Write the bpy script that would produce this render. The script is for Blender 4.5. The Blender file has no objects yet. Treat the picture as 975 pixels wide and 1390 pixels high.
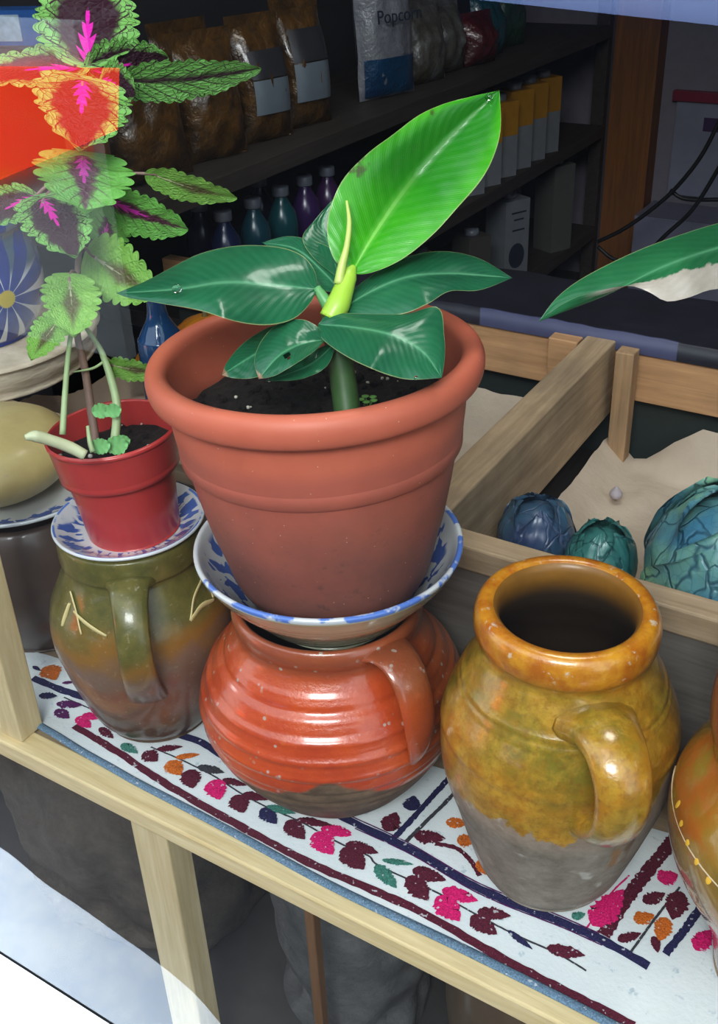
import bpy, bmesh, math, random
from mathutils import Vector, Matrix, noise as mn
random.seed(7)
PI = math.pi
sc = bpy.context.scene
C = sc.collection

# ------------------------------------------------------------------ camera (metres; shelf top is z=0, X runs along the window, Y into the shop)
F, CX, CY = 1432.146, 487.5, 650.0
RX = Vector((0.853281954, 0.520148826, -0.036811752))      # camera right
RD = Vector((0.234610684, -0.445996969, -0.863738693))     # camera down
RF = Vector((-0.465690598, 0.72837621, -0.502593638))      # camera forward
EYE = Vector((0, 0, 1.0))
def ray(x, y): return RX * ((x - CX) / F) + RD * ((y - CY) / F) + RF
def D(x, y, d): return EYE + ray(x, y) * d                  # point at a depth
def PZ(x, y, z=0.0):
    r = ray(x, y); return EYE + r * ((z - 1.0) / r.z)
def PX(x, y, X):
    r = ray(x, y); return EYE + r * (X / r.x)
def dep(p): return (Vector(p) - EYE).dot(RF)
cd = bpy.data.cameras.new('camera'); cam = bpy.data.objects.new('camera', cd); C.objects.link(cam)
M = Matrix((RX, -RD, -RF)).transposed().to_4x4(); M.translation = EYE
cam.matrix_world = M
cd.sensor_fit = 'HORIZONTAL'; cd.sensor_width = 36.0; cd.lens = F / 975.0 * 36.0
cd.shift_y = -45.0 / 975.0
cd.clip_start = 0.02; cd.clip_end = 60
sc.camera = cam
sc.view_settings.view_transform = 'Standard'
sc.view_settings.look = 'Medium High Contrast'
sc.view_settings.exposure = 0.0

# ------------------------------------------------------------------ node helper
class NT:
    def __init__(s, name, rough=0.5, spec=0.5, coat=0.0, coat_rough=0.1):
        s.m = bpy.data.materials.new(name); s.m.use_nodes = True
        s.t = s.m.node_tree; s.n = s.t.nodes; s.l = s.t.links
        s.b = s.n['Principled BSDF']; s.out = s.n['Material Output']
        s.set('Roughness', rough); s.set('Specular IOR Level', spec); s.set('Coat Weight', coat); s.set('Coat Roughness', coat_rough)
    def put(s, sock, v):
        if isinstance(v, bpy.types.NodeSocket): s.l.new(v, sock)
        elif isinstance(v, (tuple, list)) and sock.type == 'RGBA': sock.default_value = tuple(v) + ((1,) if len(v) == 3 else ())
        else: sock.default_value = v
    def set(s, k, v): s.put(s.b.inputs[k], v)
    def tc(s, k='Object'):
        if not hasattr(s, '_tc'): s._tc = s.n.new('ShaderNodeTexCoord')
        return s._tc.outputs[k]
    def map(s, v, scale=(1, 1, 1), loc=(0, 0, 0), rot=(0, 0, 0)):
        n = s.n.new('ShaderNodeMapping'); s.l.new(v, n.inputs[0])
        n.inputs['Scale'].default_value = scale; n.inputs['Location'].default_value = loc; n.inputs['Rotation'].default_value = rot
        return n.outputs[0]
    def noise(s, scale, detail=4, rough=0.55, vec=None, dist=0.0, col=False):
        n = s.n.new('ShaderNodeTexNoise'); n.inputs['Scale'].default_value = scale; n.inputs['Detail'].default_value = detail
        n.inputs['Roughness'].default_value = rough; n.inputs['Distortion'].default_value = dist
        s.l.new(vec if vec is not None else s.tc(), n.inputs['Vector'])
        return n.outputs['Color' if col else 'Fac']
    def vor(s, scale, vec=None, feature='F1', out='Distance'):
        n = s.n.new('ShaderNodeTexVoronoi'); n.feature = feature; n.inputs['Scale'].default_value = scale
        s.l.new(vec if vec is not None else s.tc(), n.inputs['Vector'])
        return n.outputs[out]
    def ramp(s, fac, stops, ease=False):
        n = s.n.new('ShaderNodeValToRGB'); s.put(n.inputs[0], fac)
        e = n.color_ramp.elements
        if ease: n.color_ramp.interpolation = 'EASE'
        while len(e) < len(stops): e.new(0.5)
        for k, (p, c) in enumerate(stops):
            e[k].position = p; e[k].color = (tuple(c) + (1,)) if isinstance(c, (tuple, list)) else (c, c, c, 1)
        return n.outputs[0]
    def mix(s, f, a, b, mode='MIX'):
        n = s.n.new('ShaderNodeMix'); n.data_type = 'RGBA'; n.blend_type = mode
        s.put(n.inputs[0], f); s.put(n.inputs[6], a); s.put(n.inputs[7], b)
        return n.outputs[2]
    def math(s, op, a, b=0.0, c=None, clamp=False):
        n = s.n.new('ShaderNodeMath'); n.operation = op; n.use_clamp = clamp
        s.put(n.inputs[0], a); s.put(n.inputs[1], b)
        if c is not None: s.put(n.inputs[2], c)
        return n.outputs[0]
    def step(s, v, a, b):           # smooth 0..1 between a and b
        if a > b: return s.math('SUBTRACT', 1.0, s.step(v, b, a))
        n = s.n.new('ShaderNodeMapRange'); n.interpolation_type = 'SMOOTHSTEP'
        s.put(n.inputs[0], v); n.inputs[1].default_value = a; n.inputs[2].default_value = b
        return n.outputs[0]
    def xyz(s, v=None):
        n = s.n.new('ShaderNodeSeparateXYZ'); s.l.new(v if v is not None else s.tc(), n.inputs[0]); return n.outputs
    def bump(s, h, strength=0.3, dist=0.01):
        n = s.n.new('ShaderNodeBump'); n.inputs['Strength'].default_value = strength; n.inputs['Distance'].default_value = dist
        s.l.new(h, n.inputs['Height']); s.l.new(n.outputs[0], s.b.inputs['Normal'])
        return n.outputs[0]
    def col(s, v): s.set('Base Color', v); return s

def plain(name, c, rough=0.5, var=0.15, scale=30, **k):
    m = NT(name, rough, **k)
    f = m.noise(scale)
    m.col(m.mix(f, tuple(x * (1 - var) for x in c), tuple(min(1, x * (1 + var)) for x in c)))
    return m.m

def wood(name, c1, c2, axis=0, scale=1.0, rough=0.6, dirt=0.0):
    m = NT(name, rough)
    sca = [34 * scale] * 3; sca[axis] = 2.2 * scale
    v = m.map(m.tc(), tuple(sca))
    g = m.noise(1.6, 5, 0.6, v, 0.6)
    w = m.ramp(m.noise(6, 3, 0.6, v), [(0.35, 0.0), (0.7, 1.0)])
    c = m.mix(m.ramp(g, [(0.3, 0.0), (0.72, 1.0)]), c1, c2)
    c = m.mix(m.math('MULTIPLY', w, 0.25), c, tuple(x * 0.6 for x in c2))
    if dirt:
        c = m.mix(m.math('MULTIPLY', m.ramp(m.noise(9), [(0.4, 0.0), (0.7, 1.0)]), dirt), c, (0.08, 0.07, 0.06))
    m.col(c); m.bump(g, 0.25, 0.004)
    return m.m

# ------------------------------------------------------------------ mesh helpers
def obj(name, verts, faces, mats, parent=None, smooth=True, midx=None, uv=None, loc=None):
    me = bpy.data.meshes.new(name)
    me.from_pydata([tuple(v) for v in verts], [], faces)
    for m in (mats if isinstance(mats, (list, tuple)) else [mats]): me.materials.append(m)
    if midx: me.polygons.foreach_set('material_index', midx)
    if uv:
        l = me.uv_layers.new(name='UVMap')
        for lp in me.loops: l.data[lp.index].uv = uv[lp.vertex_index]
    me.validate(); me.update()
    if smooth: me.polygons.foreach_set('use_smooth', [True] * len(me.polygons))
    o = bpy.data.objects.new(name, me); C.objects.link(o)
    if loc is not None: o.location = loc
    if parent is not None: o.parent = parent
    return o

def tag(o, label=None, cat=None, group=None, kind=None):
    if label: o['label'] = label
    if cat: o['category'] = cat
    if group: o['group'] = group
    if kind: o['kind'] = kind
    return o

def thing(name, label, cat, loc=(0, 0, 0), rot=(0, 0, 0), group=None):
    o = bpy.data.objects.new(name, None); C.objects.link(o); o.empty_display_size = 0.05
    o.location = loc; o.rotation_euler = rot
    return tag(o, label, cat, group)

class MB:
    def __init__(s): s.v = []; s.f = []; s.m = []; s.u = []
    def add(s, v, f, mi=0, uv=None):
        b = len(s.v); s.v += [Vector(p) for p in v]; s.f += [tuple(b + i for i in q) for q in f]
        s.m += (mi if isinstance(mi, list) else [mi] * len(f)); s.u += (uv if uv else [(0, 0)] * len(v))
        return s
    def build(s, name, mats, parent=None, smooth=True, loc=None, off=None):
        vs = s.v if off is None else [p - Vector(off) for p in s.v]
        return obj(name, vs, s.f, mats, parent, smooth, s.m, s.u, loc)

def cr(pts, n=6):        # Catmull-Rom through tuples
    P = [Vector(p) for p in pts]; out = []
    for i in range(len(P) - 1):
        p0 = P[i - 1] if i else P[0] * 2 - P[1]; p1, p2 = P[i], P[i + 1]; p3 = P[i + 2] if i + 2 < len(P) else P[-1] * 2 - P[-2]
        for k in range(n):
            t = k / n
            out.append(0.5 * ((2 * p1) + (p2 - p0) * t + (2 * p0 - 5 * p1 + 4 * p2 - p3) * t * t + (3 * p1 - p0 - 3 * p2 + p3) * t ** 3))
    out.append(P[-1]); return out

def lathe(prof, seg=96, wob=0.0, freq=9.0, mi=None, n=0, seed=0.0, close=True, ridge=None):
    """prof: (r,z[,material]); returns verts, faces, midx"""
    pr = [(p[0], p[1]) for p in prof]; ms = [p[2] if len(p) > 2 else 0 for p in prof]
    if n:
        q = cr([(a, b, 0) for a, b in pr], n); mm = []
        for i in range(len(pr) - 1): mm += [ms[i]] * n
        pr = [(max(v.x, 0.0), v.y) for v in q]; ms = mm + [ms[-1]]
    V = []; Fc = []; mx = []
    for i, (r, z) in enumerate(pr):
        if ridge: r = ridge(r, z, i / len(pr))
        for k in range(seg):
            a = 2 * PI * k / seg
            rr = r
            if wob and r > 1e-4:
                rr += wob * mn.noise(Vector((math.cos(a) * r * freq, math.sin(a) * r * freq, z * freq + seed)))
            V.append(Vector((rr * math.cos(a), rr * math.sin(a), z)))
    for i in range(len(pr) - 1):
        for k in range(seg):
            k2 = (k + 1) % seg
            Fc.append((i * seg + k, i * seg + k2, (i + 1) * seg + k2, (i + 1) * seg + k)); mx.append(ms[i])
    if close:
        for i in (0, len(pr) - 1):
            if pr[i][0] > 1e-4:
                ring = [i * seg + k for k in range(seg)]
                Fc.append(tuple(reversed(ring)) if i == 0 else tuple(ring)); mx.append(ms[max(0, i - 1)])
    return V, Fc, mx

def tube(pts, rad, seg=10, flat=None, side=None, cap=True):
    """sweep; rad: number or list; flat: list of thickness (second radius); side: fixed side vector"""
    P = [Vector(p) for p in pts]; n = len(P)
    R1 = rad if isinstance(rad, (list, tuple)) else [rad] * n
    R2 = flat if flat else R1
    V = []; Fc = []; S = None
    for i in range(n):
        T = (P[min(i + 1, n - 1)] - P[max(i - 1, 0)])
        T = T.normalized() if T.length > 1e-9 else Vector((0, 0, 1))
        if side is not None: s = Vector(side); s = (s - T * s.dot(T)).normalized()
        elif S is None:
            a = Vector((0, 0, 1)) if abs(T.z) < 0.9 else Vector((1, 0, 0)); s = T.cross(a).normalized()
        else: s = (S - T * S.dot(T)).normalized()
        S = s; b = T.cross(s)
        for k in range(seg):
            a = 2 * PI * k / seg
            V.append(P[i] + s * (R1[i] * math.cos(a)) + b * (R2[i] * math.sin(a)))
    for i in range(n - 1):
        for k in range(seg):
            k2 = (k + 1) % seg
            Fc.append((i * seg + k, i * seg + k2, (i + 1) * seg + k2, (i + 1) * seg + k))
    if cap:
        Fc.append(tuple(reversed(range(seg)))); Fc.append(tuple((n - 1) * seg + k for k in range(seg)))
    return V, Fc

def interp(xs, n):
    xs = list(xs)
    if len(xs) == 1: return xs * n
    o = []
    for i in range(n):
        t = i / (n - 1) * (len(xs) - 1); k = min(int(t), len(xs) - 2); o.append(xs[k] + (xs[k + 1] - xs[k]) * (t - k))
    return o

def resample(pts, n):
    P = [Vector((p[0], p[1], 0)) for p in pts]
    P = cr(P, 8) if len(P) > 2 else P
    L = [0.0]
    for a, b in zip(P[:-1], P[1:]): L.append(L[-1] + (b - a).length)
    o = []; k = 0
    for i in range(n):
        t = L[-1] * i / (n - 1)
        while k < len(P) - 2 and L[k + 1] < t: k += 1
        w = (t - L[k]) / max(1e-9, L[k + 1] - L[k]); o.append(P[k].lerp(P[k + 1], min(1, max(0, w))))
    return o

def box(name, x0, x1, y0, y1, z0, z1, mat, parent=None, bev=0.002, jit=0.0, rot=None):
    c = Vector(((x0 + x1) / 2, (y0 + y1) / 2, (z0 + z1) / 2))
    bm = bmesh.new(); bmesh.ops.create_cube(bm, size=1)
    bmesh.ops.scale(bm, vec=(x1 - x0, y1 - y0, z1 - z0), verts=bm.verts)
    if bev: bmesh.ops.bevel(bm, geom=list(bm.edges), offset=bev, segments=2, affect='EDGES', profile=0.5)
    me = bpy.data.meshes.new(name); bm.to_mesh(me); bm.free(); me.materials.append(mat)
    o = bpy.data.objects.new(name, me); C.objects.link(o)
    if parent is not None: o.parent = parent; o.location = c - parent.location if parent.parent is None else c
    else: o.location = c
    if rot: o.rotation_euler = rot
    return o

def boxmb(mb, c, d, rz=0.0, mi=0):
    x, y, z = d[0] / 2, d[1] / 2, d[2] / 2; cs, sn = math.cos(rz), math.sin(rz)
    vs = []
    for k in range(8):
        px, py, pz = (x if k & 1 else -x), (y if k & 2 else -y), (z if k & 4 else -z)
        vs.append(Vector((c[0] + px * cs - py * sn, c[1] + px * sn + py * cs, c[2] + pz)))
    mb.add(vs, [(0, 2, 3, 1), (4, 5, 7, 6), (0, 1, 5, 4), (2, 6, 7, 3), (0, 4, 6, 2), (1, 3, 7, 5)], mi)

# ------------------------------------------------------------------ materials
W_PINE_X = wood('pine_along', (0.76, 0.64, 0.39), (0.58, 0.44, 0.21), 0)
W_PINE_Z = wood('pine_upright', (0.70, 0.60, 0.37), (0.54, 0.42, 0.22), 2)
W_CRATE_X = wood('crate_wood_along', (0.50, 0.38, 0.25), (0.31, 0.22, 0.13), 0, dirt=0.35)
W_CRATE_Y = wood('crate_wood_deep', (0.56, 0.42, 0.27), (0.33, 0.23, 0.135), 1, dirt=0.35)
W_CRATE_Z = wood('crate_wood_upright', (0.55, 0.36, 0.20), (0.34, 0.22, 0.12), 2, dirt=0.3)
W_BACK = wood('back_rail_wood', (0.66, 0.39, 0.20), (0.44, 0.25, 0.12), 0, dirt=0.2)
W_GREY = wood('weathered_board', (0.26, 0.235, 0.205), (0.15, 0.135, 0.115), 0, dirt=0.3)
W_DARK = wood('dark_shelf_wood', (0.050, 0.040, 0.034), (0.026, 0.020, 0.016), 1)
W_PILLAR = wood('pillar_wood', (0.26, 0.10, 0.022), (0.14, 0.055, 0.013), 2)
M_WALL = plain('dim_plaster', (0.06, 0.055, 0.055), 0.9)
M_WALLD = plain('dark_plaster', (0.02, 0.019, 0.024), 0.9)
M_FLOOR = plain('dark_floor', (0.05, 0.045, 0.04), 0.7)
M_STREET = plain('asphalt', (0.035, 0.035, 0.04), 0.9, 0.4, 60)
M_BLACK = plain('black_rubber', (0.012, 0.012, 0.013), 0.5)

def olive_glaze():
    m = NT('amber_glaze', 0.28, 0.5, 0.7, 0.15)
    x, y, z = m.xyz()
    lat = m.math('ADD', m.math('MULTIPLY', x, 0.854), m.math('MULTIPLY', y, 0.52))
    n1 = m.noise(13, 5, 0.6); n2 = m.noise(45, 4, 0.65); n3 = m.noise(160, 3, 0.6)
    gl = m.mix(m.ramp(n1, [(0.40, 0.0), (0.60, 1.0)]), (0.38, 0.175, 0.014), (0.20, 0.16, 0.018))
    gl = m.mix(m.math('MULTIPLY', m.ramp(n2, [(0.45, 0.0), (0.65, 1.0)]), 0.6), gl, (0.50, 0.31, 0.04))
    gl = m.mix(m.math('MULTIPLY', m.ramp(n3, [(0.5, 0.0), (0.68, 1.0)]), 0.45), gl, (0.20, 0.09, 0.010))
    # amber rim
    rim = m.step(z, 0.318, 0.336)
    gl = m.mix(rim, gl, m.mix(m.ramp(n2, [(0.35, 0.0), (0.65, 1.0)]), (0.38, 0.12, 0.008), (0.55, 0.26, 0.02)))
    gl = m.mix(m.math('MULTIPLY', m.step(m.noise(70, 4), 0.62, 0.70), m.math('MULTIPLY', rim, 0.7)), gl, (0.55, 0.48, 0.38))
    clay = m.mix(m.ramp(m.noise(30, 6, 0.7), [(0.3, 0.0), (0.7, 1.0)]), (0.155, 0.13, 0.10), (0.30, 0.265, 0.215))
    clay = m.mix(m.step(m.noise(22, 3), 0.62, 0.72), clay, (0.42, 0.40, 0.35))
    clay = m.mix(m.math('MULTIPLY', m.step(z, 0.135, 0.18), 0.28), clay, (0.36, 0.20, 0.12))
    # ragged edge of the glaze, higher on the right flank
    edge = m.math('ADD', m.math('ADD', 0.176, m.math('MULTIPLY', m.math('SUBTRACT', m.noise(13, 6, 0.65), 0.5), 0.16)),
                  m.math('MULTIPLY', m.math('MAXIMUM', m.math('SUBTRACT', lat, 0.065), 0.0), 1.0))
    mask = m.step(m.math('SUBTRACT', z, edge), -0.002, 0.003)
    dr = m.math('MULTIPLY', m.step(m.math('ABSOLUTE', m.math('SUBTRACT', lat, m.math('ADD', 0.050, m.math('MULTIPLY', m.math('SUBTRACT', z, 0.13), 0.12)))), 0.014, 0.009),
                m.math('MULTIPLY', m.step(z, 0.100, 0.111), m.step(z, 0.185, 0.175)))
    c = m.mix(mask, clay, gl)
    c = m.mix(dr, c, (0.13, 0.085, 0.012))
    m.col(c)
    mk = m.math('MAXIMUM', mask, dr)
    m.set('Coat Weight', m.math('MULTIPLY', mk, 0.9)); m.set('Roughness', m.math('SUBTRACT', 0.75, m.math('MULTIPLY', mk, 0.45)))
    m.bump(m.math('ADD', m.math('MULTIPLY', n2, 0.6), m.math('MULTIPLY', n3, 0.4)), 0.25, 0.006)
    return m.m
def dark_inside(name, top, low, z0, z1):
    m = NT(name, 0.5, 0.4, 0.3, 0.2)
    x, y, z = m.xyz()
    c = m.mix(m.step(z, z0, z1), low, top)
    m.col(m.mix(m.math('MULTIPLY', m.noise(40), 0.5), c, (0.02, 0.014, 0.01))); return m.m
def orange_glaze():
    m = NT('orange_red_glaze', 0.35, 0.5, 0.8, 0.14)
    x, y, z = m.xyz()
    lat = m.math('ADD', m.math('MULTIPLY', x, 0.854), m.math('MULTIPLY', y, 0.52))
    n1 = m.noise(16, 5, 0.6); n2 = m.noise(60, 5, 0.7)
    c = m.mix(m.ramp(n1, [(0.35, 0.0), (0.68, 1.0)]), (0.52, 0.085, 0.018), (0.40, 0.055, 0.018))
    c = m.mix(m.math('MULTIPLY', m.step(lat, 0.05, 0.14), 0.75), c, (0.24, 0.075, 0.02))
    c = m.mix(m.math('MULTIPLY', m.step(n2, 0.55, 0.75), 0.55), c, (0.55, 0.14, 0.035))
    c = m.mix(m.math('MULTIPLY', m.step(z, 0.215, 0.25), 0.6), c, (0.20, 0.085, 0.04))
    sp = m.math('MULTIPLY', m.step(m.vor(75), 0.20, 0.13), m.step(m.noise(18), 0.46, 0.54))
    c = m.mix(m.math('MULTIPLY', sp, 0.8), c, (0.42, 0.38, 0.33))
    clay = m.mix(m.ramp(m.noise(34, 6, 0.7), [(0.3, 0.0), (0.7, 1.0)]), (0.075, 0.050, 0.033), (0.21, 0.14, 0.088))
    clay = m.mix(m.step(m.noise(25), 0.66, 0.74), clay, (0.28, 0.13, 0.07))
    zb = m.math('ADD', z, m.math('MULTIPLY', m.math('ABSOLUTE', lat), 0.42))
    mask = m.step(m.math('ADD', zb, m.math('MULTIPLY', m.math('SUBTRACT', m.noise(12, 5), 0.5), 0.025)), 0.128, 0.134)
    m.col(m.mix(mask, clay, c))
    m.set('Coat Weight', m.math('MULTIPLY', mask, 0.9)); m.set('Roughness', m.math('SUBTRACT', 0.6, m.math('MULTIPLY', mask, 0.3)))
    m.bump(n2, 0.25, 0.006)
    return m.m
def green_glaze():
    m = NT('olive_green_glaze', 0.38, 0.4, 0.55, 0.13)
    x, y, z = m.xyz()
    lat = m.math('ADD', m.math('MULTIPLY', x, 0.73), m.math('MULTIPLY', y, 0.68))
    n1 = m.noise(9, 4, 0.5); n2 = m.noise(50, 5, 0.65)
    top = m.mix(m.ramp(n2, [(0.3, 0.0), (0.7, 1.0)]), (0.085, 0.085, 0.022), (0.16, 0.14, 0.035))
    low = m.mix(m.ramp(n2, [(0.3, 0.0), (0.7, 1.0)]), (0.055, 0.030, 0.015), (0.12, 0.065, 0.032))
    zz = m.math('ADD', z, m.math('MULTIPLY', m.math('SUBTRACT', n1, 0.5), 0.17))
    c = m.mix(m.step(zz, 0.055, 0.11), low, (0.22, 0.085, 0.045))
    c = m.mix(m.step(zz, 0.11, 0.145), c, (0.20, 0.125, 0.085))
    c = m.mix(m.step(zz, 0.145, 0.175), c, (0.25, 0.13, 0.025))
    c = m.mix(m.step(zz, 0.170, 0.215), c, top)
    c = m.mix(m.math('MULTIPLY', m.step(m.noise(130, 4, 0.7), 0.60, 0.70), 0.35), c, (0.40, 0.33, 0.22))
    m.col(c); m.bump(n2, 0.2, 0.005)
    return m.m
def yellow_glaze():
    m = NT('mottled_yellow_brown_glaze', 0.26, 0.5, 0.8, 0.08)
    x, y, z = m.xyz()
    n1 = m.noise(11, 4, 0.55); n2 = m.noise(50, 5, 0.65)
    c = m.ramp(n1, [(0.30, (0.16, 0.13, 0.02)), (0.45, (0.30, 0.17, 0.02)), (0.58, (0.40, 0.13, 0.02)), (0.72, (0.26, 0.20, 0.03))], True)
    c = m.mix(m.step(z, 0.30, 0.34), c, (0.25, 0.055, 0.035))
    c = m.mix(m.step(z, 0.10, 0.03), c, (0.30, 0.18, 0.10))
    m.col(m.mix(m.math('MULTIPLY', m.step(n2, 0.5, 0.75), 0.5), c, (0.35, 0.26, 0.07))); m.bump(n2, 0.2, 0.005)
    return m.m
def terracotta():
    m = NT('terracotta_plastic', 0.5, 0.4)
    x, y, z = m.xyz()
    c = m.mix(m.noise(20, 4), (0.47, 0.12, 0.070), (0.56, 0.165, 0.10))
    c = m.mix(m.step(z, 0.235, 0.255), m.mix(m.noise(12), (0.40, 0.105, 0.07), (0.47, 0.145, 0.095)), c)
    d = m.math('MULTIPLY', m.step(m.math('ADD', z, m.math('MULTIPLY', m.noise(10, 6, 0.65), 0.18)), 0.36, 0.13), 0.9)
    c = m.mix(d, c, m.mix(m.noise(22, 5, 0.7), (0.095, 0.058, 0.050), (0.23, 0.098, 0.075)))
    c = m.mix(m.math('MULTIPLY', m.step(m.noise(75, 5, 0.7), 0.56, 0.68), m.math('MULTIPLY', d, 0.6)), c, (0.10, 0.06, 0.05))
    c = m.mix(m.step(m.vor(90), 0.07, 0.04), c, (0.6, 0.4, 0.3))
    m.col(c); m.bump(m.noise(120), 0.08, 0.002)
    return m.m
def red_plastic():
    m = NT('red_plastic', 0.3, 0.5, 0.4, 0.15)
    m.col(m.mix(m.noise(14, 4), (0.46, 0.055, 0.042), (0.40, 0.04, 0.045))); return m.m
def soil():
    m = NT('potting_soil', 0.95)
    c = m.ramp(m.noise(90, 6, 0.8), [(0.35, (0.006, 0.004, 0.003)), (0.65, (0.035, 0.022, 0.014)), (0.8, (0.10, 0.075, 0.05))])
    m.col(c); m.bump(m.noise(120, 5, 0.8), 1.0, 0.02); return m.m
def painted_rim():        # white tin glaze with blue brush strokes near the lip and floral strokes inside
    m = NT('blue_white_glaze', 0.18, 0.5, 0.6, 0.05)
    x, y, z = m.xyz()
    ang = m.math('ARCTAN2', y, x); r = m.math('SQRT', m.math('ADD', m.math('MULTIPLY', x, x), m.math('MULTIPLY', y, y)))
    return m, ang, r, z
def bowl_inner(R, name, k1=5.5, k2=9.0, w1=0.0):
    m, ang, r, z = painted_rim(); m.m.name = name
    rn = m.math('DIVIDE', r, R)
    u = m.math('SUBTRACT', m.math('FRACT', m.math('MULTIPLY', ang, 22 / (2 * PI))), 0.5)
    pet = m.math('SUBTRACT', 0.36, m.math('MULTIPLY', m.math('ABSOLUTE', m.math('SUBTRACT', rn, 0.80)), 2.6))
    pm = m.step(m.math('SUBTRACT', pet, m.math('ABSOLUTE', u)), 0.0, 0.06)
    band = m.math('MULTIPLY', m.step(rn, 0.945, 0.955), m.step(m.noise(22), 0.47, 0.52))
    c = m.mix(m.math('MULTIPLY', m.noise(25), 0.4), (0.60, 0.62, 0.62), (0.48, 0.52, 0.56))
    blue = m.mix(m.noise(40), (0.02, 0.05, 0.26), (0.05, 0.15, 0.50))
    cx_ = m.n.new('ShaderNodeCombineXYZ'); m.put(cx_.inputs[0], m.math('MULTIPLY', ang, k1)); m.put(cx_.inputs[1], m.math('MULTIPLY', rn, k2))
    bl = m.step(m.noise(1.0, 2, 0.5, cx_.outputs[0], 0.6), 0.50, 0.54)
    pm = m.math('MULTIPLY', m.math('MAXIMUM', m.math('MULTIPLY', pm, w1), m.math('MULTIPLY', bl, m.math('MULTIPLY', m.step(rn, 0.60, 0.64), m.step(rn, 0.93, 0.90)))), m.step(m.noise(9), 0.36, 0.42))
    c = m.mix(m.math('MULTIPLY', pm, 0.92), c, blue); c = m.mix(m.math('MULTIPLY', band, 0.9), c, (0.06, 0.17, 0.55))
    m.col(c); return m.m
def bowl_outer(name):
    m = NT(name, 0.2, 0.5, 0.7, 0.08)
    v = m.map(m.tc(), (1, 1, 60))
    c = m.ramp(m.noise(2.0, 4, 0.6, v), [(0.3, (0.30, 0.31, 0.20)), (0.6, (0.48, 0.48, 0.34)), (0.8, (0.60, 0.60, 0.48))])
    m.col(c); m.bump(m.noise(1.5, 3, 0.6, v), 0.25, 0.004); return m.m
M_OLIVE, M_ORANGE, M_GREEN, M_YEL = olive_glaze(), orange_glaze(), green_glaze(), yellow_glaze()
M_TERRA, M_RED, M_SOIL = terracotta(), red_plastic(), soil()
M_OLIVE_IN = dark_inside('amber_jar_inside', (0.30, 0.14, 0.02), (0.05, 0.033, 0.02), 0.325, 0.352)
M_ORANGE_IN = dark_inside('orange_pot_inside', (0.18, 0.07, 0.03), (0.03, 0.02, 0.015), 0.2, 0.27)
M_BROWNJAR = plain('dark_brown_glaze', (0.085, 0.058, 0.045), 0.4, 0.35, 14, coat=0.3)
M_BOWL_IN, M_BOWL_OUT = bowl_inner(0.152, 'blue_floral_glaze'), bowl_outer('cream_glaze')
M_PLATE_IN = bowl_inner(0.0945, 'blue_floral_glaze_small', 7.0, 3.0, 1.0)
M_PLATE_W = plain('white_glaze', (0.58, 0.62, 0.64), 0.18, 0.1, coat=0.6)
M_CREAM = plain('cream_slip', (0.62, 0.53, 0.26), 0.3)

# ------------------------------------------------------------------ the room
def struct(o, label=None):
    tag(o, kind='structure'); return o
struct(box('floor', -2.2, 2.0, 0.62, 4.4, -0.62, -0.55, M_FLOOR, bev=0))
struct(box('ceiling', -2.2, 2.0, 0.62, 4.4, 2.3, 2.4, M_WALL, bev=0))
struct(box('wall_left', -1.95, -1.86, 0.66, 4.4, -0.55, 2.3, M_WALLD, bev=0))
struct(box('wall_right', 1.6, 1.7, 0.66, 4.4, -0.55, 2.3, M_WALLD, bev=0))
struct(box('wall_back', -1.95, 1.7, 4.2, 4.3, -0.55, 2.3, plain('back_plaster', (0.19, 0.175, 0.21), 0.8), bev=0))
struct(box('wall_front_upper', -2.6, 2.2, 0.56, 0.66, 1.75, 3.0, M_WALL, bev=0))
struct(box('wall_front_left', -2.6, -1.86, 0.56, 0.66, -0.62, 1.75, M_WALL, bev=0))
struct(box('wall_front_right', 1.6, 2.2, 0.56, 0.66, -0.62, 1.75, M_WALL, bev=0))
struct(box('ground_street', -9, 7, -9, 0.56, -0.70, -0.62, M_STREET, bev=0))
# window glass
g = NT('window_glass')
g.n.remove(g.b)
geo = g.n.new('ShaderNodeNewGeometry'); dt = g.n.new('ShaderNodeVectorMath'); dt.operation = 'DOT_PRODUCT'
g.l.new(geo.outputs['Incoming'], dt.inputs[0]); g.l.new(geo.outputs['Normal'], dt.inputs[1])
fr = g.math('MULTIPLY_ADD', g.math('POWER', g.math('SUBTRACT', 1.0, g.math('ABSOLUTE', dt.outputs['Value'])), 5.0), 0.96, 0.04)
fr = g.math('DIVIDE', g.math('MULTIPLY', fr, 2.0), g.math('ADD', 1.0, fr))
tr = g.n.new('ShaderNodeBsdfTransparent'); tr.inputs[0].default_value = (0.97, 0.985, 0.98, 1)
gs = g.n.new('ShaderNodeBsdfGlossy'); gs.inputs['Roughness'].default_value = 0.0
mx = g.n.new('ShaderNodeMixShader'); g.l.new(fr, mx.inputs[0]); g.l.new(tr.outputs[0], mx.inputs[1]); g.l.new(gs.outputs[0], mx.inputs[2])
g.l.new(mx.outputs[0], g.out.inputs['Surface'])
struct(obj('window_1', [(-1.86, 0.6, -0.62), (1.6, 0.6, -0.62), (1.6, 0.6, 1.75), (-1.86, 0.6, 1.75)], [(0, 1, 2, 3)], g.m, smooth=False))

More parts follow.
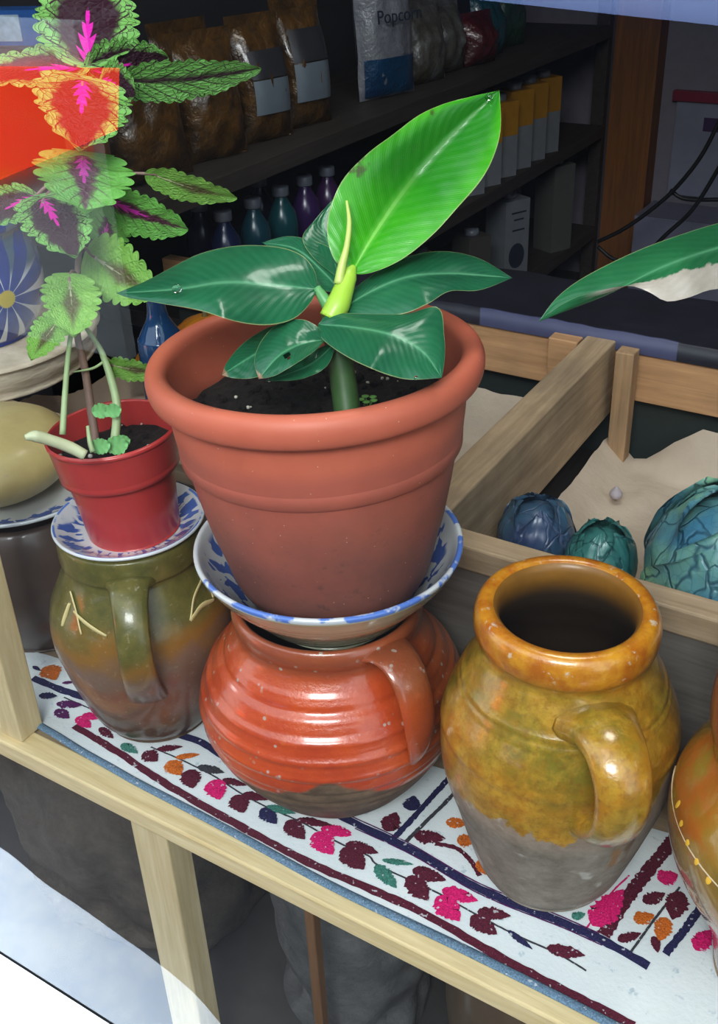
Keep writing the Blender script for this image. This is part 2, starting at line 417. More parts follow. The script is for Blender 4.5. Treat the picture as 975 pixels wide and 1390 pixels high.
# ------------------------------------------------------------------ window display bench
bench = thing('display_bench', 'pale pine display bench with posts and a long front rail, carrying the cloth and jars', 'bench', (-0.2, 0.64, -0.55))
box('front_rail', -1.86, 1.5, 0.625, 0.662, -0.030, 0.0, W_PINE_X, bench, 0.003)
box('shelf_board', -1.86, 1.5, 0.662, 1.05, -0.030, -0.004, W_CRATE_X, bench)
box('upright_post', -0.999, -0.961, 0.637, 0.676, 0.0, 1.75, W_PINE_Z, bench, 0.002)
box('support_post', -0.768, -0.708, 0.629, 0.668, -0.55, -0.030, W_PINE_Z, bench, 0.002)
box('back_panel', -1.86, 1.5, 1.06, 1.08, -0.55, -0.03, W_DARK, bench)
sv = [PZ(*p, 0.0008) for p in ((166, 1106), (178, 1098), (195, 1102), (193, 1110), (183, 1113))]
tag(obj('paper_scrap', [Vector((p.x, max(p.y, 0.627), 0.0008)) for p in sv], [(0, 1, 2, 3, 4)], plain('white_paper', (0.8, 0.82, 0.82), 0.8), smooth=False), 'tiny torn white paper scrap stuck on the pine rail', 'paper scrap')

# ------------------------------------------------------------------ embroidered cloth
def cz(x, y):      # soft waves of the cloth
    e = max(0.0, min(1.0, (x + 0.70) / -0.3))
    return 0.0012 + 0.0010 * mn.noise(Vector((x * 9, y * 9, 0))) + e * 0.004 * (0.5 + mn.noise(Vector((x * 14, y * 22, 3))))
NAMES = ['white', 'hem', 'maroon', 'pink', 'orange', 'navy', 'teal', 'purple', 'stem']
def thread(name, c, rough=0.75):
    m = NT(name, rough, 0.3); v = m.map(m.tc(), (260, 260, 260))
    n = m.noise(2.0, 3, 0.7, v)
    k = m.mix(m.ramp(n, [(0.35, 0.0), (0.7, 1.0)]), tuple(x * 0.55 for x in c), tuple(min(1, x * 1.3 + 0.012) for x in c))
    k = m.mix(m.math('MULTIPLY', m.step(m.noise(170, 2, 0.5), 0.66, 0.70), 0.75), k, (0.55, 0.56, 0.58))
    m.col(k); m.bump(n, 0.5, 0.002)
    return m.m
def white_cotton():
    m = NT('white_cotton', 0.9, 0.2)
    c = m.mix(m.noise(14, 5), (0.56, 0.62, 0.63), (0.72, 0.74, 0.73))
    c = m.mix(m.step(m.noise(60, 5, 0.7), 0.60, 0.72), c, (0.40, 0.48, 0.52))
    m.col(c); m.bump(m.noise(220, 3), 0.25, 0.002); return m.m
CM = [white_cotton(), thread('blue_grey_hem', (0.15, 0.24, 0.33)), thread('maroon_thread', (0.11, 0.008, 0.028)), thread('pink_thread', (0.66, 0.008, 0.16)), thread('orange_thread', (0.58, 0.15, 0.015)),
      thread('navy_thread', (0.022, 0.02, 0.085)), thread('teal_thread', (0.06, 0.22, 0.17)), thread('purple_thread', (0.10, 0.010, 0.10)), thread('grey_thread', (0.055, 0.055, 0.065))]
cl = MB()
def yf(x): return 0.650 + max(0.0, -x - 0.35) ** 2 * 0.055 + 0.0015 * math.sin(x * 17)
def yb(x): return min(0.925, 0.905 + 0.14 * (x + 0.2))
nx, ny = 150, 36; cv = []; cf = []; cm = []
for i in range(nx + 1):
    x = -1.10 + 1.30 * i / nx
    for j in range(ny + 1):
        t = j / ny; y = yf(x) + (max(yb(x), 0.78) - yf(x)) * t
        cv.append(Vector((x, y, cz(x, y))))
for i in range(nx):
    for j in range(ny):
        a = i * (ny + 1) + j; cf.append((a, a + ny + 1, a + ny + 2, a + 1)); cm.append(1 if j < 1 else 0)
cl.add(cv, cf, cm)
# rolled blue hem in front
hp = [Vector((x, yf(x) - 0.001, cz(x, yf(x)) + 0.0015)) for x in [-1.10 + 1.3 * i / 120 for i in range(121)]]
cl.add(*tube(hp, 0.0055, 8, [0.0024] * len(hp)), 1)
def strip(pts, w, mi, h=0.0008, jag=0.18, n=90):
    P = [PZ(*p) for p in pts]; P = cr(P, max(2, n // max(1, len(P) - 1))); V = []; fs = []
    for i, p in enumerate(P):
        T = (P[min(i + 1, len(P) - 1)] - P[max(0, i - 1)]).normalized(); s = Vector((-T.y, T.x, 0))
        for sg in (-1, 1):
            q = p + s * sg * w / 2 * (1 + random.uniform(-jag, jag)); q.z = cz(q.x, q.y) + h; V.append(q)
    for i in range(len(P) - 1): fs.append((2 * i, 2 * i + 2, 2 * i + 3, 2 * i + 1))
    cl.add(V, fs, mi)
def motif(a, b, w, mi, h=0.0010):
    A, B = PZ(*a), PZ(*b); L = (B - A); T = L.normalized(); s = Vector((-T.y, T.x, 0)); V = []; n = 26
    c = A.lerp(B, 0.5); c.z = cz(c.x, c.y) + h * 1.4; V.append(c)
    for k in range(2 * n):
        t = k / n; u = t if t <= 1 else 2 - t; sg = 1 if t <= 1 else -1
        pr = (math.sin(PI * min(1, u ** 0.75))) ** 0.8
        q = A + L * (0.06 + 0.88 * u) + s * sg * (w * 0.92 * L.length / 2) * pr * (1 + random.uniform(-0.20, 0.20)); q.z = cz(q.x, q.y) + h; V.append(q)
    cl.add(V, [(0, 1 + k, 1 + (k + 1) % (2 * n)) for k in range(2 * n)], mi)
def s7(x, y): return (0.5128 * x, 960 + 0.5128 * y)
def s11(x, y): return (340 + 0.6513 * x, 1020 + 0.6513 * y)
def s6(x, y): return (0.3487 * x, 680 + 0.3487 * y)
strip([s6(290, 880), s6(420, 960), s6(560, 1050), s7(480, 230), s7(640, 320), s7(800, 405), s7(975, 482), s11(360, 340), s11(520, 430), s11(660, 505), s11(800, 575)], 0.0105, 2, jag=0.14)
strip([s6(130, 700), s6(230, 740), s6(330, 775), s6(480, 850), s6(760, 935), s6(880, 1005), s11(100, 90), s11(215, 150), s11(330, 205), s11(450, 275), s11(530, 312), s11(640, 355), s11(730, 395), s11(830, 450)], 0.0105, 5, jag=0.14)
for off in (-8, 8):
    strip([(p[0] + off * 0.25, p[1] + off) for p in (s11(215, 150), s11(330, 205), s11(450, 275), s11(530, 312), s11(640, 355), s11(730, 395))], 0.0016, 7, h=0.0012, n=60)
strip([s11(735, 385), s11(790, 300), s11(850, 225), s11(900, 160), (950, 1085)], 0.0150, 2)
strip([s11(700, 372), s11(750, 300), s11(790, 260)], 0.0020, 3, n=40)
strip([s11(300, 182), s11(340, 140), s11(380, 95), s11(410, 62), s11(450, 10)], 0.0075, 5, n=50)
strip([s11(325, 190), s11(370, 145), s11(410, 105), s11(440, 70)], 0.0050, 8, n=50)
strip([s11(385, 195), s11(430, 205), s11(460, 232), s11(478, 262)], 0.006, 2, n=40)
strip([s11(865, 425), s11(900, 380), s11(930, 340), s11(960, 300)], 0.0085, 5, n=40)
strip([s7(400, 108), s7(470, 138), s7(560, 182), s7(640, 232), s7(700, 264), s7(800, 308), s7(900, 362), s7(975, 396), s11(270, 242), s11(390, 298), s11(470, 342), s11(560, 388), s11(640, 424), s11(700, 460)], 0.0022, 8, n=160)
strip([s6(250, 770), s6(360, 820), s6(500, 880), s6(640, 900)], 0.0020, 8, n=60)
strip([s11(790, 425), s11(840, 355), s11(895, 285)], 0.0026, 8, n=40)
MT = [(s7, [(410, 115, 490, 108, .32, 2), (380, 120, 420, 148, .75, 2), (460, 138, 535, 128, .3, 4), (445, 143, 482, 186, .7, 4), (502, 165, 512, 222, .75, 2), (518, 160, 600, 178, .35, 8), (565, 192, 583, 252, .75, 3),
            (585, 193, 658, 212, .3, 2), (622, 233, 648, 286, .75, 2), (640, 230, 715, 250, .35, 2), (690, 268, 736, 315, .6, 5), (700, 264, 790, 286, .28, 6), (757, 300, 808, 354, .6, 2), (780, 298, 890, 317, .24, 2),
            (830, 332, 882, 396, .6, 3), (848, 320, 937, 343, .42, 3), (905, 370, 962, 436, .62, 2), (910, 362, 990, 385, .35, 2)]),
      (s11, [(75, 146, 116, 188, .6, 2), (132, 168, 175, 220, .65, 3), (142, 162, 216, 172, .42, 3), (192, 200, 240, 252, .65, 2), (195, 192, 272, 216, .38, 2), (258, 236, 308, 292, .42, 6), (270, 228, 345, 240, .22, 6),
             (326, 260, 374, 318, .6, 2), (333, 248, 413, 274, .45, 2), (386, 302, 440, 360, .65, 3), (394, 290, 480, 316, .42, 3), (456, 343, 518, 386, .6, 2), (468, 336, 548, 346, .42, 2), (533, 372, 592, 418, .22, 5),
             (612, 410, 704, 430, .35, 2), (283, 172, 306, 126, .7, 2), (332, 128, 342, 92, .8, 5), (336, 178, 412, 186, .5, 2), (404, 150, 458, 154, .55, 4), (428, 190, 470, 188, .85, 4), (474, 228, 492, 262, .6, 4),
             (796, 356, 845, 342, .62, 4), (868, 345, 850, 402, .55, 4), (815, 318, 868, 296, .50, 2), (898, 290, 878, 358, .55, 2), (762, 398, 818, 380, .38, 2), (846, 270, 894, 258, .8, 3), (840, 385, 850, 425, .5, 2),
             (708, 372, 782, 284, .42, 3), (925, 420, 962, 372, .55, 3), (668, 350, 700, 340, .6, 6)]),
      (s6, [(183, 646, 222, 712, .7, 4), (148, 765, 230, 766, .45, 5), (213, 792, 332, 804, .35, 7), (213, 814, 274, 852, .55, 7), (318, 836, 394, 858, .42, 3), (296, 843, 358, 892, .5, 3), (384, 888, 448, 936, .35, 2),
            (470, 952, 542, 992, .45, 6), (128, 650, 162, 672, .35, 5), (240, 720, 300, 716, .3, 7)])]
for fn, ls in MT:
    for (a, b, c, d, w, mi) in ls: motif(fn(a, b), fn(c, d), w, mi)
tag(cl.build('embroidered_cloth', CM), 'white cloth embroidered with maroon, pink and orange leaves, spread under the jars', 'cloth')

# ------------------------------------------------------------------ jars
def strap(axis_r, pts, widths, thick, az, n=8):
    """handle in the radial plane at azimuth az: pts (r,z)"""
    ca, sa = math.cos(az), math.sin(az)
    P = cr([(r * ca, r * sa, z) for r, z in pts], n)
    return tube(P, interp(widths, len(P)), 14, interp(thick, len(P)), side=(-sa, ca, 0))

# tall amber jar
def olive_ridge(r, z, t):
    if t < 0.66:
        for zz, h in ((0.281, 0.0022), (0.272, 0.0012), (0.222, 0.0018), (0.229, 0.0014)):
            r += h * math.exp(-((z - zz) / 0.0022) ** 2)
    return r
prof = [(0.0, 0.0), (0.066, 0.0), (0.0722, 0.004), (0.0822, 0.02), (0.0945, 0.06), (0.106, 0.10), (0.1175, 0.14), (0.1222, 0.165), (0.1237, 0.19), (0.1235, 0.21), (0.1200, 0.24), (0.1125, 0.26), (0.103, 0.28),
        (0.0930, 0.30), (0.0848, 0.316), (0.0850, 0.326), (0.0900, 0.334), (0.0918, 0.345), (0.0905, 0.356), (0.086, 0.364), (0.079, 0.3665), (0.072, 0.364, 1), (0.0672, 0.356, 1), (0.0665, 0.342, 1), (0.072, 0.315, 1), (0.09, 0.28, 1), (0.11, 0.23, 1), (0.11, 0.15, 1), (0.07, 0.03, 1), (0.0, 0.02, 1)]
V, Fc, mi = lathe(prof, 112, 0.0022, 9, n=7, seed=2.0, ridge=olive_ridge)
jar = tag(obj('ceramic_jar', V, Fc, [M_OLIVE, M_OLIVE_IN], midx=mi, loc=(-0.2776, 0.8041, 0.0022)), 'tall open jar with amber glaze and bare grey lower half, empty and wide mouthed', 'jar')
az = math.atan2(-0.8041, 0.2776) + math.radians(22)
V, Fc = strap(0, [(0.088, 0.292), (0.115, 0.304), (0.142, 0.302), (0.160, 0.284), (0.164, 0.256), (0.157, 0.228), (0.140, 0.205), (0.116, 0.190)], [0.042, 0.033, 0.029, 0.027, 0.026, 0.026, 0.027, 0.030], [0.022, 0.0175, 0.016, 0.0155, 0.0155, 0.0155, 0.016, 0.018], az)
obj('handle', V, Fc, M_OLIVE, jar)

# squat orange pot
def orange_ridge(r, z, t):
    if t < 0.6 and 0.07 < z < 0.22: r += 0.0011 * math.sin(z * 330) + 0.0006 * math.sin(z * 610)
    return r
prof = [(0.0, 0.0), (0.080, 0.0), (0.089, 0.004), (0.1055, 0.02), (0.1210, 0.04), (0.1345, 0.06), (0.1450, 0.08), (0.1535, 0.10), (0.1590, 0.12), (0.1600, 0.14), (0.1550, 0.16), (0.146, 0.18), (0.1310, 0.20), (0.1180, 0.218), (0.1085, 0.232),
        (0.1070, 0.242), (0.1105, 0.252), (0.1115, 0.262), (0.108, 0.270), (0.102, 0.270, 1), (0.098, 0.262, 1), (0.097, 0.24, 1), (0.12, 0.20, 1), (0.145, 0.14, 1), (0.12, 0.06, 1), (0.0, 0.02, 1)]
V, Fc, mi = lathe(prof, 112, 0.0025, 9, n=7, seed=5.0, ridge=orange_ridge)
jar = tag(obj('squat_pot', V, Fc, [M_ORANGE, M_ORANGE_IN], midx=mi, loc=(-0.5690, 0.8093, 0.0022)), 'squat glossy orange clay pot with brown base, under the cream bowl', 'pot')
az = math.atan2(-0.8093, 0.5697) + math.radians(33)
V, Fc = strap(0, [(0.100, 0.254), (0.118, 0.261), (0.136, 0.259), (0.152, 0.246), (0.163, 0.222), (0.169, 0.190), (0.168, 0.165), (0.163, 0.145), (0.153, 0.125)], [0.034, 0.027, 0.024, 0.023, 0.022, 0.021, 0.017, 0.012, 0.007], [0.008, 0.0065, 0.006, 0.006, 0.006, 0.006, 0.006, 0.006, 0.005], az)
obj('handle', V, Fc, M_ORANGE, jar)

# green-brown jar with painted strokes
prof = [(0.0, 0.0), (0.067, 0.0), (0.0735, 0.004), (0.0850, 0.02), (0.0930, 0.04), (0.0990, 0.06), (0.1050, 0.08), (0.1105, 0.10), (0.1150, 0.12), (0.1190, 0.14), (0.1200, 0.16), (0.1180, 0.18), (0.1135, 0.20), (0.1040, 0.22), (0.0945, 0.24),
        (0.0890, 0.255), (0.0885, 0.262), (0.0915, 0.266), (0.0920, 0.275), (0.0915, 0.295), (0.088, 0.300), (0.083, 0.298, 1), (0.081, 0.26, 1), (0.10, 0.20, 1), (0.105, 0.14, 1), (0.08, 0.03, 1), (0.0, 0.02, 1)]
V, Fc, mi = lathe(prof, 112, 0.002, 9, n=7, seed=8.0)
gm = MB().add(V, Fc, mi)
GA = Vector((-0.8440, 0.7840, 0.0022))
def rad_at(z, pr):
    for a, b in zip(pr[:-1], pr[1:]):
        if a[1] <= z <= b[1] and b[1] > a[1]: return a[0] + (b[0] - a[0]) * (z - a[1]) / (b[1] - a[1])
    return pr[0][0]
def stroke(ptsaz, w, mi=2):       # painted stroke on the jar: (degrees from the camera direction, height)
    a0 = math.atan2(-GA.y, -GA.x); P = []
    for a, z in cr([(a, z, 0) for a, z in ptsaz], 8) and [(v.x, v.y) for v in cr([(a, z, 0) for a, z in ptsaz], 8)]:
        r = rad_at(z, prof) + 0.0012; t = a0 + math.radians(a); P.append(Vector((r * math.cos(t), r * math.sin(t), z)))
    n = len(P); gm.add(*tube(P, [w * (0.45 + 0.75 * math.sin(PI * (0.15 + 0.8 * i / n))) for i in range(n)], 8, [0.0012] * n, side=(0, 0, 1)), mi)
stroke([(-62, 0.245), (-52, 0.228), (-44, 0.205)], 0.0032); stroke([(-54, 0.226), (-42, 0.219), (-26, 0.209)], 0.0032); stroke([(-60, 0.232), (-61, 0.215), (-62, 0.203)], 0.0028)
stroke([(28, 0.207), (38, 0.228), (54, 0.240)], 0.0028); stroke([(28, 0.207), (40, 0.214), (52, 0.209)], 0.0036); stroke([(53, 0.236), (54, 0.224), (52, 0.212)], 0.0022)
jar = tag(gm.build('ceramic_jar', [M_GREEN, M_ORANGE_IN, M_CREAM], loc=GA), 'glossy green and brown jar with cream brush strokes, under the small red pot', 'jar')
az = math.atan2(-GA.y, -GA.x) - math.radians(7)
V, Fc = strap(0, [(0.083, 0.268), (0.104, 0.274), (0.128, 0.262), (0.147, 0.236), (0.153, 0.205), (0.148, 0.175), (0.136, 0.148), (0.118, 0.125), (0.108, 0.112)], [0.032, 0.024, 0.021, 0.020, 0.020, 0.021, 0.022, 0.024, 0.026], [0.012, 0.009, 0.008, 0.0075, 0.0075, 0.0075, 0.008, 0.010, 0.010], az)
obj('handle', V, Fc, M_GREEN, jar)

# big mottled jar cut by the right edge
prof = [(0.0, 0.0), (0.072, 0.0), (0.079, 0.005), (0.084, 0.03), (0.0895, 0.06), (0.101, 0.09), (0.1160, 0.12), (0.1290, 0.145), (0.1380, 0.165), (0.1445, 0.19), (0.1465, 0.215), (0.143, 0.24), (0.133, 0.262), (0.122, 0.280), (0.116, 0.292),
        (0.1165, 0.305), (0.122, 0.325), (0.1225, 0.35), (0.118, 0.375), (0.110, 0.382), (0.102, 0.376, 1), (0.100, 0.34, 1), (0.105, 0.30, 1), (0.12, 0.24, 1), (0.11, 0.12, 1), (0.0, 0.03, 1)]
V, Fc, mi = lathe(prof, 96, 0.002, 9, n=6, seed=11.0)
gm = MB().add(V, Fc, mi)
rjA = Vector((-0.005, 0.795, 0.0022))
a0 = math.atan2(-rjA.y, -rjA.x)
for k in range(9):           # row of yellow slip dots and the scratched line
    t = a0 + math.radians(-62 + k * 7.0); z = 0.240 - 0.0045 * k; r = rad_at(z, prof) + 0.0008
    c = Vector((r * math.cos(t), r * math.sin(t), z)); nrm = Vector((math.cos(t), math.sin(t), 0.45)).normalized(); s = nrm.cross(Vector((0, 0, 1))).normalized(); u = s.cross(nrm)
    gm.add([c + nrm * 0.0012] + [c + s * 0.0030 * math.cos(q * PI / 5) + u * 0.0048 * math.sin(q * PI / 5) for q in range(10)], [(0, 1 + q, 1 + (q + 1) % 10) for q in range(10)], 2)
pl = []
for k in range(60):
    t = a0 + math.radians(-85 + 3 * k); z = 0.231 - 0.0006 * k * 0.6; r = rad_at(z, prof) + 0.0004; pl.append((r * math.cos(t), r * math.sin(t), z))
gm.add(*tube(pl, 0.0011, 6), 3)
rj = tag(gm.build('ceramic_jar', [M_YEL, M_ORANGE_IN, plain('yellow_slip', (0.70, 0.42, 0.05), 0.3), plain('pale_scratch', (0.55, 0.45, 0.30), 0.4)], loc=rjA), 'mottled yellow brown jar with a reddish rim, cut by the right edge', 'jar')

# dark brown jar far left
prof = [(0.0, 0.0), (0.085, 0.0), (0.093, 0.006), (0.118, 0.05), (0.134, 0.10), (0.138, 0.14), (0.134, 0.18), (0.126, 0.21), (0.118, 0.228), (0.112, 0.236), (0.105, 0.236), (0.10, 0.22), (0.11, 0.15), (0.09, 0.04), (0.0, 0.02)]
V, Fc, mi = lathe(prof, 80, 0.002, 9, n=5, seed=14.0)
V = [Vector((v.x, v.y, v.z * 0.938)) for v in V]
DJ = Vector((-1.135, 0.858, 0.0025))
tag(obj('ceramic_jar', V, Fc, M_BROWNJAR, loc=DJ), 'dull dark brown jar behind the pine post, under the plate with the gourd', 'jar')

# bowl + plates
prof = [(0.0, 0.0, 1), (0.066, 0.0, 1), (0.070, 0.004, 1), (0.078, 0.012, 1), (0.0905, 0.020, 1), (0.101, 0.032, 1), (0.113, 0.046, 1), (0.127, 0.062, 1), (0.139, 0.078, 1), (0.1475, 0.092, 1), (0.1500, 0.097, 0), (0.1505, 0.1015, 0), (0.147, 0.103, 0), (0.143, 0.099, 0), (0.134, 0.083), (0.120, 0.063), (0.105, 0.044), (0.09, 0.028), (0.075, 0.017), (0.0, 0.013)]
BA = Vector((-0.5640, 0.8130, 0.2475))
V, Fc, mi = lathe(prof, 112, 0.0012, 9, n=5, seed=3.0)
tag(obj('bowl', V, Fc, [M_BOWL_IN, M_BOWL_OUT], midx=mi, loc=BA), 'cream bowl with blue floral rim holding the big terracotta pot', 'bowl')
prof = [(0.0, 0.0, 1), (0.050, 0.0, 1), (0.060, 0.002, 1), (0.080, 0.010, 1), (0.0925, 0.0175, 1), (0.0945, 0.0205, 1), (0.0925, 0.0225), (0.088, 0.0205), (0.074, 0.0125), (0.058, 0.0065), (0.0, 0.005)]
V, Fc, mi = lathe(prof, 96, 0.0006, 9, n=4)
PA = Vector((-0.8430, 0.7840, 0.2905))
tag(obj('saucer', V, Fc, [M_PLATE_IN, M_PLATE_W], midx=mi, loc=PA), 'white saucer with blue strokes under the small red pot', 'saucer')
prof = [(0.0, 0.0, 1), (0.080, 0.0, 1), (0.095, 0.003, 1), (0.118, 0.016, 1), (0.130, 0.022, 1), (0.132, 0.0255, 1), (0.129, 0.0275), (0.118, 0.022), (0.092, 0.009), (0.0, 0.006)]
V, Fc, mi = lathe(prof, 96, 0.0006, 9, n=4)
GP = Vector((-1.135, 0.858, 0.2240))
tag(obj('plate', V, Fc, [bowl_inner(0.132, 'blue_rim_glaze'), M_PLATE_W], midx=mi, loc=GP), 'white plate with blue rim under the yellow gourd', 'plate')

# gourd
def gourd_mat(name, a, b):
    m = NT(name, 0.42, 0.5, 0.25, 0.2); c = m.mix(m.ramp(m.noise(13, 5, 0.6), [(0.35, 0.0), (0.65, 1.0)]), a, b)
    m.col(m.mix(m.math('MULTIPLY', m.step(m.vor(55), 0.15, 0.08), 0.4), c, (0.5, 0.42, 0.25))); return m.m
prof = [(0.0, 0.0), (0.045, 0.001), (0.075, 0.012), (0.104, 0.034), (0.116, 0.056), (0.112, 0.078), (0.094, 0.098), (0.060, 0.111), (0.028, 0.117), (0.010, 0.116), (0.0, 0.115)]
V, Fc, mi = lathe(prof, 72, 0.006, 9, n=5, seed=21)
gd = thing('gourd', 'smooth pale yellow gourd resting on the blue rimmed plate', 'gourd', (-1.160, 0.842, 0.2315))
obj('body', V, Fc, gourd_mat('yellow_gourd_skin', (0.66, 0.54, 0.24), (0.54, 0.42, 0.18)), gd)
obj('stalk', *tube(cr([(0, 0, 0.108), (-0.006, 0.004, 0.126), (-0.018, 0.010, 0.139)], 5), [0.009, 0.0085, 0.008, 0.0075, 0.007, 0.0065, 0.006, 0.0058, 0.0056, 0.0055, 0.0056], 8), plain('dry_stalk', (0.25, 0.18, 0.08), 0.8), gd)

# ------------------------------------------------------------------ big terracotta pot with soil
TA = Vector((-0.5600, 0.8150, 0.2625))
prof = [(0.0, 0.014), (0.078, 0.014), (0.086, 0.018), (0.1090, 0.052), (0.1195, 0.090), (0.1290, 0.125), (0.1372, 0.165), (0.1425, 0.195), (0.1462, 0.214), (0.1472, 0.2165), (0.1492, 0.2185), (0.1500, 0.222), (0.1535, 0.250), (0.1555, 0.272), (0.1580, 0.279),
        (0.1640, 0.281), (0.1700, 0.285), (0.1730, 0.294), (0.1730, 0.304), (0.1690, 0.312), (0.1620, 0.315), (0.1545, 0.313), (0.1500, 0.306), (0.1485, 0.290), (0.145, 0.25), (0.139, 0.20), (0.0, 0.19)]
V, Fc, mi = lathe(prof, 128, 0.0006, 6, n=4)
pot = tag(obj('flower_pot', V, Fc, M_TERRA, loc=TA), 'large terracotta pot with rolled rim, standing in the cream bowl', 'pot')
pot.rotation_euler = (math.radians(-0.5), math.radians(-2.0), 0)
def soil_disc(R, z, seed, amp):
    V = []; Fc = []; nr, ns = 22, 64
    for i in range(nr + 1):
        r = R * i / nr
        for k in range(ns):
            a = 2 * PI * k / ns; p = Vector((r * math.cos(a), r * math.sin(a), 0))
            h = amp * (mn.noise(p * 45 + Vector((seed, 0, 0))) + 0.7 * mn.noise(p * 110 + Vector((0, seed, 0)))) - amp * 0.8 * (r / R) ** 2
            V.append(Vector((p.x, p.y, z + h)))
    for i in range(nr):
        for k in range(ns):
            k2 = (k + 1) % ns; Fc.append((i * ns + k, (i + 1) * ns + k, (i + 1) * ns + k2, i * ns + k2))
    return V, Fc
SZ = 0.252
so = MB().add(*soil_disc(0.1455, SZ, 1.3, 0.007))
rs = random.Random(3)
for _ in range(190):       # crumbs and pebbles of the soil
    a, r = rs.uniform(0, 2 * PI), 0.138 * math.sqrt(rs.random()); s = rs.uniform(0.0018, 0.006)
    pale = rs.random() < 0.16
    if pale: s *= 0.5
    V, Fc, _m = lathe([(0.0, -s), (s * 0.9, -s * .4), (s * 0.8, s * .4), (0.0, s * .8)], 6, 0.0)
    so.add([v + Vector((r * math.cos(a), r * math.sin(a), SZ + s * 0.4)) for v in V], Fc, 1 if pale else 0)
soil_o = so.build('potting_soil', [M_SOIL, plain('pale_grit', (0.5, 0.47, 0.40), 0.7)], pot)
soil_o['kind'] = 'stuff'

# ------------------------------------------------------------------ banana plants
def leaf_mat(name, deep, mid, vein, brown=0.0, trans=0.25, rough=0.32, dry=False):
    m = NT(name, rough, 0.5, 0.35, 0.12)
    u, v, _ = m.xyz(m.tc('UV'))
    e = m.math('ABSOLUTE', m.math('SUBTRACT', m.math('MULTIPLY', v, 2.0), 1.0))
    q = m.math('SUBTRACT', m.math('MULTIPLY', u, 13.0), m.math('MULTIPLY', e, 3.2))
    ln = m.math('ADD', m.math('MULTIPLY', m.math('SINE', m.math('MULTIPLY', q, 9.0)), 0.5), 0.5)
    fine = m.math('MULTIPLY', m.math('ADD', m.math('SINE', m.math('MULTIPLY', q, 41.0)), 1.0), 0.5)
    c = m.mix(m.ramp(m.noise(16, 4), [(0.3, 0.0), (0.7, 1.0)]), deep, mid)
    c = m.mix(m.math('MULTIPLY', ln, 0.07), c, vein)
    c = m.mix(m.math('MULTIPLY', fine, 0.045), c, vein)
    c = m.mix(m.math('MULTIPLY', m.step(e, 0.16, 0.0), 0.35), c, vein)
    c = m.mix(m.math('MULTIPLY', m.step(e, 0.05, 0.02), 0.8), c, vein)
    c = m.mix(m.math('MULTIPLY', m.step(e, 0.965, 0.995), 0.55), c, (0.55, 0.55, 0.25))
    if name == 'bright_young_leaf':
        tr_ = m.math('MULTIPLY', m.step(v, 0.16, 0.09), m.step(m.noise(24, 4, 0.6), 0.57, 0.63))
        c = m.mix(m.math('MULTIPLY', tr_, 0.85), c, (0.10, 0.075, 0.03))
        c = m.mix(m.math('MULTIPLY', m.math('MULTIPLY', m.step(u, 0.12, 0.6), m.step(e, 1.0, 0.55)), 0.75), c, (0.018, 0.22, 0.022))
    if brown:
        tip = m.math('MULTIPLY', m.step(m.math('ADD', u, m.math('MULTIPLY', m.noise(60), 0.08)), 0.955, 0.985), brown)
        c = m.mix(tip, c, (0.38, 0.24, 0.14))
    if dry:
        d = m.math('MULTIPLY', m.step(m.math('ADD', v, m.math('MULTIPLY', m.math('SUBTRACT', m.noise(42, 5, 0.7), 0.5), 0.30)), 0.66, 0.70), m.math('MULTIPLY', m.step(u, 0.86, 0.74), m.step(u, 0.04, 0.1)))
        c = m.mix(d, c, m.mix(m.noise(70), (0.42, 0.36, 0.28), (0.66, 0.62, 0.56)))
    m.col(c); m.bump(m.math('ADD', ln, m.math('MULTIPLY', fine, 0.25)), 0.12, 0.002)
    t = m.n.new('ShaderNodeBsdfTranslucent'); m.put(t.inputs[0], m.mix(0.0, c, c))
    x = m.n.new('ShaderNodeMixShader'); x.inputs[0].default_value = trans
    m.l.new(m.b.outputs[0], x.inputs[1]); m.l.new(t.outputs[0], x.inputs[2]); m.l.new(x.outputs[0], m.out.inputs['Surface'])
    return m.m
L_DEEP = leaf_mat('deep_green_leaf', (0.012, 0.115, 0.055), (0.025, 0.19, 0.085), (0.14, 0.40, 0.22))
L_DEEPB = leaf_mat('deep_green_leaf_brown_tip', (0.012, 0.105, 0.050), (0.022, 0.17, 0.078), (0.13, 0.38, 0.20), brown=0.95)
L_BRIGHT = leaf_mat('bright_young_leaf', (0.035, 0.36, 0.012), (0.095, 0.56, 0.015), (0.34, 0.80, 0.16), trans=0.3, rough=0.25)
L_DRY = leaf_mat('leaf_with_dried_edge', (0.014, 0.13, 0.048), (0.028, 0.20, 0.075), (0.13, 0.38, 0.2), dry=True)
M_STEM_G = plain('fresh_green_stem', (0.38, 0.60, 0.07), 0.35, 0.2, 20)
M_STEM_D = plain('mottled_green_stem', (0.045, 0.10, 0.03), 0.45, 0.5, 40)

